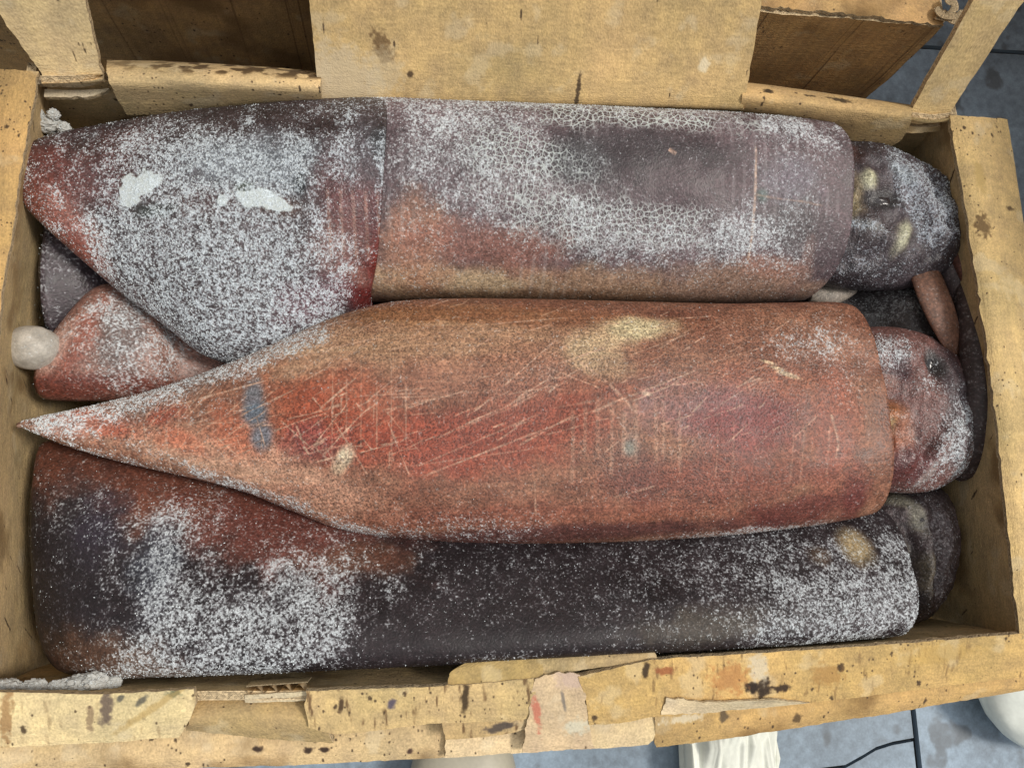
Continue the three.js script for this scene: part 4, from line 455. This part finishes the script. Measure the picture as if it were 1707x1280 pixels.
// ================================================================ red squid in the middle, on top
{
  const s = thing('frozen_squid', 'red-brown scratched squid between the grey and the dark one, tapering to a point', 'squid', SQ);
  const st = [[-312.3,31.2,-311.3,35.6,140,5],[-302.1,28.3,-299.9,41.1,139,7],[-286.1,24.5,-283.2,48.1,137,10],[-260.8,17.1,-256.9,56.6,131,15],[-225.1,6.8,-221.8,65.6,132,20],[-188.6,-7.3,-185.3,75.8,133,26],[-155.2,-23.3,-153.7,89.2,133,31],[-126.5,-35.9,-127,100.4,133,35],[-93.2,-45.2,-94.2,107.4,133,38],[-49.1,-48.1,-52.4,112.2,133,39.5],[8.6,-48.1,2.8,114.8,133,40],[72.2,-47,63,115.2,133,40],[137.9,-46.2,127.5,113.4,133,39],[187.6,-47.4,179.2,109.8,133,38],[215.2,-48.1,212.4,106,133,37],[227.2,-46.9,232.4,102.5,133,36,4]];
  const L = loft(st, { nu: 220, nv: 120, e: 2.55, capB: 'lip', disp: (p) => (fbm(p[0] / 44 + 5, 1, p[2] / 34, 3) - 0.5) * 4.5 });
  const fr = frostField([[-160.4,-14.7, 36, 12, -26, 1.0], [-222,11.2, 70, 10, -20, 0.9], [-275.3,24.7, 40, 7, -12, 0.7], [179,-11.8, 34, 14, 4, 0.62], [-41.2,101.3, 40, 6, 1, 0.5], [146.2,112, 90, 4, -3, 0.95], [-156.2,84, 90, 4, 22, 0.8], [-258.3,56.3, 70, 4, 14, 0.7], [-219.5,28.9, 60, 8, -16, 0.2], [206.9,-1, 14, 30, 4, 0.3], [-290.3,31.9, 20, 8, 0, 0.4], [108.5,35.5, 50, 26, 0, 0.10], [-74.5,105.7, 60, 4, 4, 0.5], [-97.1,-41.5, 40, 4, -8, 0.5]], 0.12);
  const r = rng(77), lines = [];
  const seg = (x0, z0, x1, z1, w, a) => lines.push([x0, z0, x1, z1, w, a]);
  for (const q of [[-78.2,73.2, 110.8,4.2, 0.7, 0.6], [-67.2,50, 7.9,15.4, 0.7, 0.5], [-52.6,44.7, 0.1,21.1, 0.6, 0.4], [-16,54.5, 22.4,34.5, 0.8, 0.5], [-78.1,66, -0.4,34.2, 0.6, 0.45], [-81.7,65.2, 17.8,53.2, 0.5, 0.35], [-95.9,-15.7, -157.5,-1.7, 0.8, 0.5], [23.9,0.1, 42.6,15.6, 0.8, 0.5], [42.6,15.6, 61,34.9, 1.0, 0.55], [0.7,3.9, 38.5,19.4, 0.7, 0.45], [190.9,36.3, 195.5,56, 0.9, 0.75], [195.5,56, 192.8,65.7, 0.8, 0.65], [-66.5,-15.5, 1.8,-23.5, 0.6, 0.3], [44.1,86.8, 71.6,80.1, 0.7, 0.4], [-5.3,74.8, -4.1,96.5, 0.6, 0.5], [-22.5,19, -95.9,24, 0.7, 0.3]]) seg(...q);
  for (const x of [555, 578, 602, 628, 652, 676]) { const a = [-110.4,-4.3], b = [-110.3,68.6]; const dx = (x - 600) * 0.362; seg(a[0] + dx, a[1] + r() * 20, b[0] + dx, b[1] - r() * 16, 0.55, 0.45); }
  for (const x of [950, 972, 994, 1018, 1040, 1062, 1098, 1112, 1140]) { const dx = (x - 1000) * 0.362, a = [37.8,34.7], b = [35.9,72.1]; seg(a[0] + dx, a[1] + r() * 8 - 10, b[0] + dx, b[1] - 10 + r() * 26, 1.5, 0.34); }
  for (const x of [1180, 1210, 1320, 1340, 1390]) { const dx = (x - 1300) * 0.362, a = [157.1,36], b = [153.5,85.9]; seg(a[0] + dx, a[1] + r() * 12, b[0] + dx, b[1] - r() * 12, 0.8, 0.3); }
  for (let i = 0; i < 240; i++) { const a = r() < 0.5, x = a ? mix(-260, -90, r()) : mix(-150, 170, r()), z = a ? mix(20, 62, r()) : mix(-40, 60, r()), an = a ? (r() < 0.7 ? -0.5 : 1.2) + (r() - 0.5) : -0.42 + (r() - 0.5) * 0.7, l = 6 + r() * r() * 50; seg(x, z, x + cos(an) * l, z + sin(an) * l, 0.34 + r() * 0.3, 0.3 + r() * 0.5); }
  const skin = { base: (p, o, n1, n2) => { o[0] = 148 + n1 * 46 + n2 * 30; o[1] = 96 + n1 * 50 + n2 * 28; o[2] = 72 + n1 * 40 + n2 * 24; }, frost: fr, lines, gloss: 0.46, grain: 1.1, patches: [
    [-139,28.3, 34, 26, 20, 172, 84, 54, 0.8, 0.6], [-117.4,36.2, 36, 28, 0, 170, 78, 50, 0.85, 0.5], [-67.2,51.7, 60, 20, 0, 164, 72, 50, 0.85, 0.5], [-15.7,45.2, 66, 26, -14, 156, 74, 54, 0.85, 0.5], [-138.6,50.1, 22, 14, 0, 150, 70, 66, 0.7, 0.5],
    [-51.5,-12.2, 120, 20, 0, 184, 140, 104, 0.85, 0.6], [-73.6,-32.1, 80, 8, 0, 156, 104, 64, 0.8, 0.5], [3.4,-29.5, 90, 8, 2, 146, 92, 60, 0.7, 0.6], [-29.7,7.6, 80, 18, -10, 166, 110, 84, 0.7, 0.6],
    [68.4,-21.3, 26, 9, -4, 216, 196, 148, 0.95, 0.4], [35,-8.6, 24, 14, -10, 206, 176, 132, 0.8, 0.5], [39.5,3.8, 18, 12, 0, 198, 164, 124, 0.6, 0.6],
    [112.8,31.7, 54, 20, 0, 150, 100, 100, 0.7, 0.6], [136,43.6, 40, 24, 0, 142, 62, 58, 0.7, 0.5], [155.4,16.1, 46, 14, 8, 172, 96, 66, 0.6, 0.5], [193.8,48.2, 18, 50, 4, 168, 86, 66, 0.6, 0.5], [106.5,77.2, 80, 16, -2, 138, 72, 56, 0.8, 0.5], [59.5,72.5, 20, 20, 0, 110, 66, 60, 0.4, 0.6],
    [-0.7,96.6, 150, 9, 0, 148, 80, 60, 0.6, 0.5], [20.7,107.8, 170, 6, -1, 92, 52, 48, 0.85, 0.4], [171.4,97.7, 46, 10, -8, 104, 46, 40, 0.75, 0.5], [209,90.9, 10, 20, 0, 110, 46, 42, 0.7, 0.5],
    [-153.4,70.9, 70, 16, 24, 204, 146, 116, 0.8, 0.6], [-204.5,54.8, 70, 12, 14, 212, 162, 130, 0.8, 0.5], [-266.4,33.1, 26, 10, 12, 188, 92, 66, 0.85, 0.6], [-230.6,28.6, 14, 9, 0, 182, 84, 60, 0.7, 0.7], [-219.4,45.3, 18, 8, 20, 192, 100, 70, 0.7, 0.7], [-182.2,41.4, 26, 18, 0, 196, 104, 72, 0.7, 0.6], [-221.3,15.3, 60, 9, -20, 150, 118, 102, 0.7, 0.5], [-140,-2.1, 30, 14, -24, 190, 146, 112, 0.75, 0.5], [-292.7,34.7, 20, 7, 14, 178, 132, 116, 0.8, 0.4],
    [-174.3,20.9, 7, 13, 0, 112, 118, 128, 0.85, 0.35], [-173,30.8, 8, 8, 0, 98, 112, 126, 0.9, 0.25], [-168.4,44.7, 7, 9, 0, 118, 126, 138, 0.88, 0.25],
    [-119.5,59.1, 8, 5.5, -60, 226, 206, 170, 0.95, 0.25], [-122.3,64.1, 5, 6, 0, 214, 182, 146, 0.8, 0.4], [-110.2,50.1, 2, 1, -30, 60, 34, 26, 0.9, 0.3], [55.1,56.8, 4.4, 5, 0, 120, 124, 106, 0.9, 0.25], [55.2,55.3, 7, 9, 0, 168, 150, 136, 0.5, 0.4],
    [151.8,2.2, 6, 1.2, 16, 222, 188, 146, 0.95, 0.2], [157.3,6.2, 6, 1.4, 14, 222, 188, 146, 0.95, 0.2], [164.4,10.6, 9, 1.8, 18, 226, 196, 154, 0.95, 0.2], [67.6,22.7, 4, 1.6, 10, 220, 190, 160, 0.8, 0.4]],
  extra: (p, o, h, n1, n2, n3) => { // pores and fine length-wise fibres
    const f = worley(p[0] / 1.9, p[2] / 1.9, 12), d = sst(0.34, 0.14, f[0]) * sst(0.36, 0.56, fbm(p[0] / 50, 4, p[2] / 34, 3)) * 0.36; o[0] *= 1 - d * 0.7; o[1] *= 1 - d * 0.75; o[2] *= 1 - d * 0.75;
    const s2 = (fbm(p[0] / 30, 3, p[2] / 1.3, 3) - 0.5) * 0.26; o[0] *= 1 + s2 * 0.7; o[1] *= 1 + s2; o[2] *= 1 + s2; return h - d * 0.2 + s2 * 0.3;
  } };
  part('mantle', L.geo, painted(L.pos, 1800, 800, skinPaint(skin), { gloss: true, bumpScale: 0.0009, specularIntensity: 0.7 }), s);
  frostGrains(s, L.pos, fr, 80000, 61, 0.85);
  const hf = frostField([[244.1,-13.2, 24, 12, 10, 0.85], [239.3,-2.2, 12, 12, 0, 0.7], [283.9,38.7, 18, 34, 0, 0.5], [303,54.8, 14, 34, 10, 0.55], [275.8,75.9, 14, 22, 30, 0.55], [267.4,16.5, 16, 8, 0, 0.4]], 0.14);
  const h = loft([[232.4,-29.3,231.1,85.8,128,27],[255.6,-31.9,248.5,87.1,129,30],[276.8,-30.1,268.9,88.5,129,31],[298.2,-23.2,287,86.8,128,30],[316,-10.2,307.3,77.7,125,26],[316,9.1,316,64.7,121,18],[316,22.1,316,49.1,117,9]], { nu: 120, nv: 110, disp: swell([[242,-6.4, 22, 15, 10, 5], [256.5,2.9, 8, 14, 6, -4], [282.3,1, 9, 12, 0, -8], [237.2,23.2, 26, 5, 0, -5], [239.6,39.6, 16, 9, 0, 3], [235.2,57.8, 5, 20, 35, -7], [253.5,72.7, 22, 14, 0, 8], [280.9,39.1, 16, 30, 0, 4], [267.7,59.9, 5, 26, 30, -5], [228.1,77.3, 8, 12, 0, -6], [294.2,63.5, 7, 24, 25, 5]], 8, 12, 11) });
  part('head', h.geo, painted(h.pos, 640, 760, skinPaint({ base: (p, o, n1, n2) => { o[0] = 116 + n1 * 60 + n2 * 30; o[1] = 76 + n1 * 46 + n2 * 24; o[2] = 70 + n1 * 40 + n2 * 22; }, frost: hf, patches: [[295,29.7, 16, 46, 0, 70, 58, 62, 0.9, 0.4], [254.3,2.9, 8, 13, 6, 62, 34, 40, 0.92, 0.3], [283.8,0.6, 8, 11, 0, 40, 36, 36, 0.9, 0.3], [237.9,35.5, 16, 12, 0, 184, 112, 66, 0.9, 0.4], [242.2,53.9, 14, 9, -30, 168, 84, 48, 0.85, 0.4], [232.2,57.7, 5, 16, 30, 178, 158, 104, 0.85, 0.4], [239.8,44.5, 7, 7, 0, 196, 166, 110, 0.8, 0.4], [252.2,47.7, 8, 14, 0, 188, 126, 100, 0.7, 0.4], [255,71.8, 22, 13, 0, 108, 56, 54, 0.92, 0.3], [229.6,75.2, 10, 12, 0, 64, 40, 40, 0.8, 0.4], [238.1,14.9, 16, 8, 0, 150, 96, 78, 0.7, 0.5], [269.9,75.9, 4, 16, 34, 190, 180, 172, 0.6, 0.4]] }), { gloss: true, bumpScale: 0.0018 }), s);
  frostGrains(s, h.pos, hf, 36000, 62, 0.85);
  part('eye', lump(xyz(143.5, 283.1,-1.1), [9, 6, 13], { rough: 0.12, seed: 5 }).geo, new THREE.MeshPhysicalMaterial({ color: 0x1f1c1d, roughness: 0.18 }), s);
  const rimArm = limb([[333.9,110,11.8],[337,112,35.1],[332.5,112,53.1],[319.2,112,70.7],[302.7,110,81.7]].map((p) => [...p, 6, 6]), { nu: 60, nv: 20 }), rf = frostField([], 0.4);
  const am = part('arm', rimArm.geo, painted(rimArm.pos, 240, 80, skinPaint({ base: DARK(66, 56, 58), frost: rf }), { lean: true }), s); frostGrains(am, rimArm.pos, rf, 6000, 63, 0.7);
}

// ================================================================ loose ice
const iceLump = (label, x, z, y, list, seed) => { const g = thing('ice_lump', label, 'ice', 'loose ice in the carton'), geos = list.map((l, i) => { const q = lump([x + l[0], y + l[1], z + l[2]], [l[3], l[4], l[5]], { rough: 0.4, f: 5, seed: seed + i, nu: 50, nv: 50 }); list[i].pos = q.pos; return q.geo; }); part('ice', mergeGeometries(geos), new THREE.MeshPhysicalMaterial({ color: 0xb9b9b4, roughness: 0.7 }), g); list.forEach((l, i) => frostGrains(g, (u, v, p) => l.pos(u, (v * 7.3 + u * 3.1) % 1, p), () => 0.9, 700, seed + i, 1)); };
iceLump('cluster of small white ice beads in the carton corner under the strap', -313.1,-163.1, 138, [[0, 0, 0, 9, 6, 5], [-4, 6, -4, 4, 4, 4], [6, 6, -4, 3.6, 3.6, 3.6], [11, 2, 3, 4, 4, 4]], 3);
iceLump('fluffy heap of frost on the rim beside the dark squid tail', -261.8,181.7, 152, [[0, 0, 0, 11, 6, 5], [5, 2, -1, 7, 6, 5], [-9, -1, 1, 8, 4, 4], [12, -1, 1, 6, 4, 4]], 8);
iceLump('low crumbs of frost along the rim in the carton corner', -295.1,181.3, 154, [[-8, 0, 0, 9, 5, 4], [6, -1, 1, 7, 4, 4], [18, -1, 1, 5, 3, 3]], 12);
iceLump('small white ice chip beside the dark squid head', 310.4,137.1, 102, [[0, 0, 0, 4.5, 4, 9]], 15);
// ---------------------------------------------------------------- neighbouring carton behind
{
  const c = thing('cardboard_carton', 'closed worn carton behind the standing lid flap, its top edge torn', 'carton');
  const B = [[305.5,176,-245]][0], z = B[2], xr = B[0], xl = -60, top = B[1];
  sheet('long_wall', [[[xl, top, z - 8], [100, top, z - 4], [xr, top, z]], [[xl, 90, z - 6], [100, 90, z - 3], [xr, 90, z + 1]], [[xl, 1, z - 6], [100, 1, z - 4], [xr, 1, z]]], c, { n: 90, m: 30, t: 5, seed: 41, wob: 2, jag: [1.8, 0, 0, 0.6], card: { base: [186, 146, 92], spots: 0.05, dirt: 0.35, streak: 0.9, flute: 1.4 } });
  sheet('end_wall', [[[xr - 2, top - 1, z - 5], [xr - 4, top - 1, z - 330]], [[xr - 2, 1, z - 5], [xr - 4, 1, z - 330]]], c, { n: 40, m: 20, t: 5, seed: 42, flip: true, card: { base: [186, 146, 92] } });
  sheet('top_flap', [[[xl, top + 3, z - 340], [xr - 3, top + 3, z - 335]], [[xl, top + 5, z - 170], [xr, top + 5, z - 170]], [[xl, top + 4, z - 12], [80, top + 4, z - 8], [180, top + 5, z - 4], [xr - 1, top + 2, z + 0.5]]], c, { n: 120, m: 30, t: 3, seed: 43, wob: 2.5, jag: [0, 2.4, 0, 2], card: { base: [196, 158, 104], spots: 0.06, dirt: 0.25 } });
  // crushed corner: torn paper curls
  const r = rng(9);
  for (let i = 0; i < 5; i++) { const a = r() * 6, x = xr - 6 + r() * 10, zz = z - 14 + r() * 12, pts = []; for (let k = 0; k < 6; k++) pts.push([x + sin(a + k * 0.8) * 5 + k * 0.6, top + 4 + k * 1.3, zz + cos(a + k * 0.8) * 5, 1.6 + r() * 2.2, 0.5]); const L = limb(pts, { nu: 24, nv: 8 }); part('torn_paper', L.geo, edgeMat, c); }
}
{
  const c = thing('cardboard_carton', 'closed carton in the dark gap behind, beside the torn one', 'carton'), x0 = -520, x1 = -66, z = -262, top = 184;
  sheet('long_wall', [[[x0, top, z], [x1, top, z]], [[x0, 90, z + 3], [x1, 90, z + 3]], [[x0, 1, z + 2], [x1, 1, z + 2]]], c, { n: 60, m: 24, t: 5, seed: 51, wob: 2, card: { base: [186, 146, 92], spots: 0.1, dirt: 0.3, streak: 0.6, flute: 1 } });
  sheet('end_wall', [[[x1 - 1, top - 1, z - 5], [x1 - 1, top - 1, z - 320]], [[x1 - 1, 1, z - 5], [x1 - 1, 1, z - 320]]], c, { n: 30, m: 16, t: 5, seed: 52, flip: true, res: 0.8, card: { base: [186, 146, 92] } });
  sheet('top_flap', [[[x0, top + 4, z - 320], [x1, top + 4, z - 320]], [[x0, top + 4, z - 6], [x1, top + 4, z - 6]]], c, { n: 60, m: 24, t: 3.5, seed: 53, wob: 2, res: 1, card: { base: [186, 146, 92], dirt: 0.3 } });
}
{ // board slipped into the gap between the cartons
  const c = thing('board_scrap', 'flat strip of dirty board lying low in the dark gap between cartons', 'cardboard');
  sheet('board', [[[-368,50,-278.3],[-260.9,50,-277.2],[-205.4,50,-277.2],[-139,50,-277.7]], [[-366.2,50,-253.8],[-260,50,-256.3],[-204.8,50,-256],[-138.8,50,-254.1]]], c, { n: 40, m: 8, t: 4, seed: 45, card: { base: [186, 150, 92], dirt: 0.4 } });
}
// ---------------------------------------------------------------- pale things on the floor in front
const whiteCloth = (seed, col) => (pos, W, H) => painted(pos, W, H, (p, o) => { const a = fbm(p[0] / 20 + seed, p[1] / 20, p[2] / 20, 4) - 0.5, b = vn(p[0] / 1.5, p[1] / 1.5, p[2] / 1.5) - 0.5, k = 1 + a * 0.14 + b * 0.05; o[0] = col[0] * k; o[1] = col[1] * k; o[2] = col[2] * k; o[3] = 0.5 + a * 0.8 + b * 0.2; o[4] = 0.5; }, { lean: true, roughness: 0.5 });
{
  const g = thing('white_sack', 'smooth white sack bulging on the floor below the carton corner', 'sack'), L = lump(xyz(30, 452.3,221.8), [76, 34, 86], { rough: 0.1, f: 1.2, seed: 2, nu: 60, nv: 60 });
  part('sack_body', L.geo, whiteCloth(2, [232, 236, 226])(L.pos, 300, 300), g);
  const k = thing('white_bag', 'crumpled white plastic bag on the cracked floor tile beside the carton', 'bag'), L2 = loft([[132.4,258.5,130.4,181,20,14],[145.5,257,143.6,181,22,18],[167.5,255.4,165,181,23,20],[191.2,257.1,186.8,181,22,19],[203.9,261.5,200,181,18,12]].map((s, i) => [s[0], 225, s[2], 345, ...s.slice(4)]), { nu: 80, nv: 60, e: 3, disp: (p) => (abs(fbm(p[0] / 16, 3, p[2] / 16, 4) - 0.5) - 0.1) * 36 });
  part('bag_body', L2.geo, whiteCloth(5, [224, 226, 214])(L2.pos, 400, 300), k);
  const b = thing('pale_boot', 'rounded beige boot toe on the floor beside the carton', 'boot'), L3 = loft([[-66, 255, -18, 255, 22, 14], [-76, 262, -10, 262, 24, 22], [-82, 280, -4, 280, 26, 25], [-84, 310, -2, 310, 28, 27], [-84, 380, -2, 380, 30, 29]], { nu: 60, nv: 50 });
  part('boot_toe', L3.geo, whiteCloth(7, [176, 170, 152])(L3.pos, 200, 200), b);
}

// ---------------------------------------------------------------- stacked cartons round about, which keep the light off the floor and the gap behind
{
  const mat = new THREE.MeshStandardMaterial({ color: 0xb8935f, roughness: 0.9 }), tape = new THREE.MeshStandardMaterial({ color: 0xa58a5c, roughness: 0.4 });
  const nth = ['bottom', 'second', 'third', 'topmost'];
  for (const [x, z, n, y0, w, d, where] of [[756, -350, 3, 0, 400, 620, 'in the three-high stack on the floor'], [640, -720, 4, 0, 620, 560, 'in the four-high stack on the floor'], [-292, -396, 3, 189, 450, 320, 'on the closed carton in the gap']]) for (let k = 0; k < n; k++) {
    const c = thing('cardboard_carton', 'closed taped carton ' + where + ', ' + (n === 3 ? ['lowest', 'middle', 'topmost'] : nth)[k] + ' one', 'carton', 'stacked closed cartons'), y = y0 + k * 176 + 88;
    c.position.set(x * MM, y * MM, (z + (hsh(k, 2, 5) - 0.5) * 6) * MM); c.rotation.y = (hsh(k, 4, 4) - 0.5) * 0.02;
    part('carton_body', new THREE.BoxGeometry(w * MM, 0.174, d * MM), mat, c); part('tape', new THREE.BoxGeometry(0.05, 0.1755, (d + 1.5) * MM), tape, c);
  }
}



renderer.render(scene, camera);
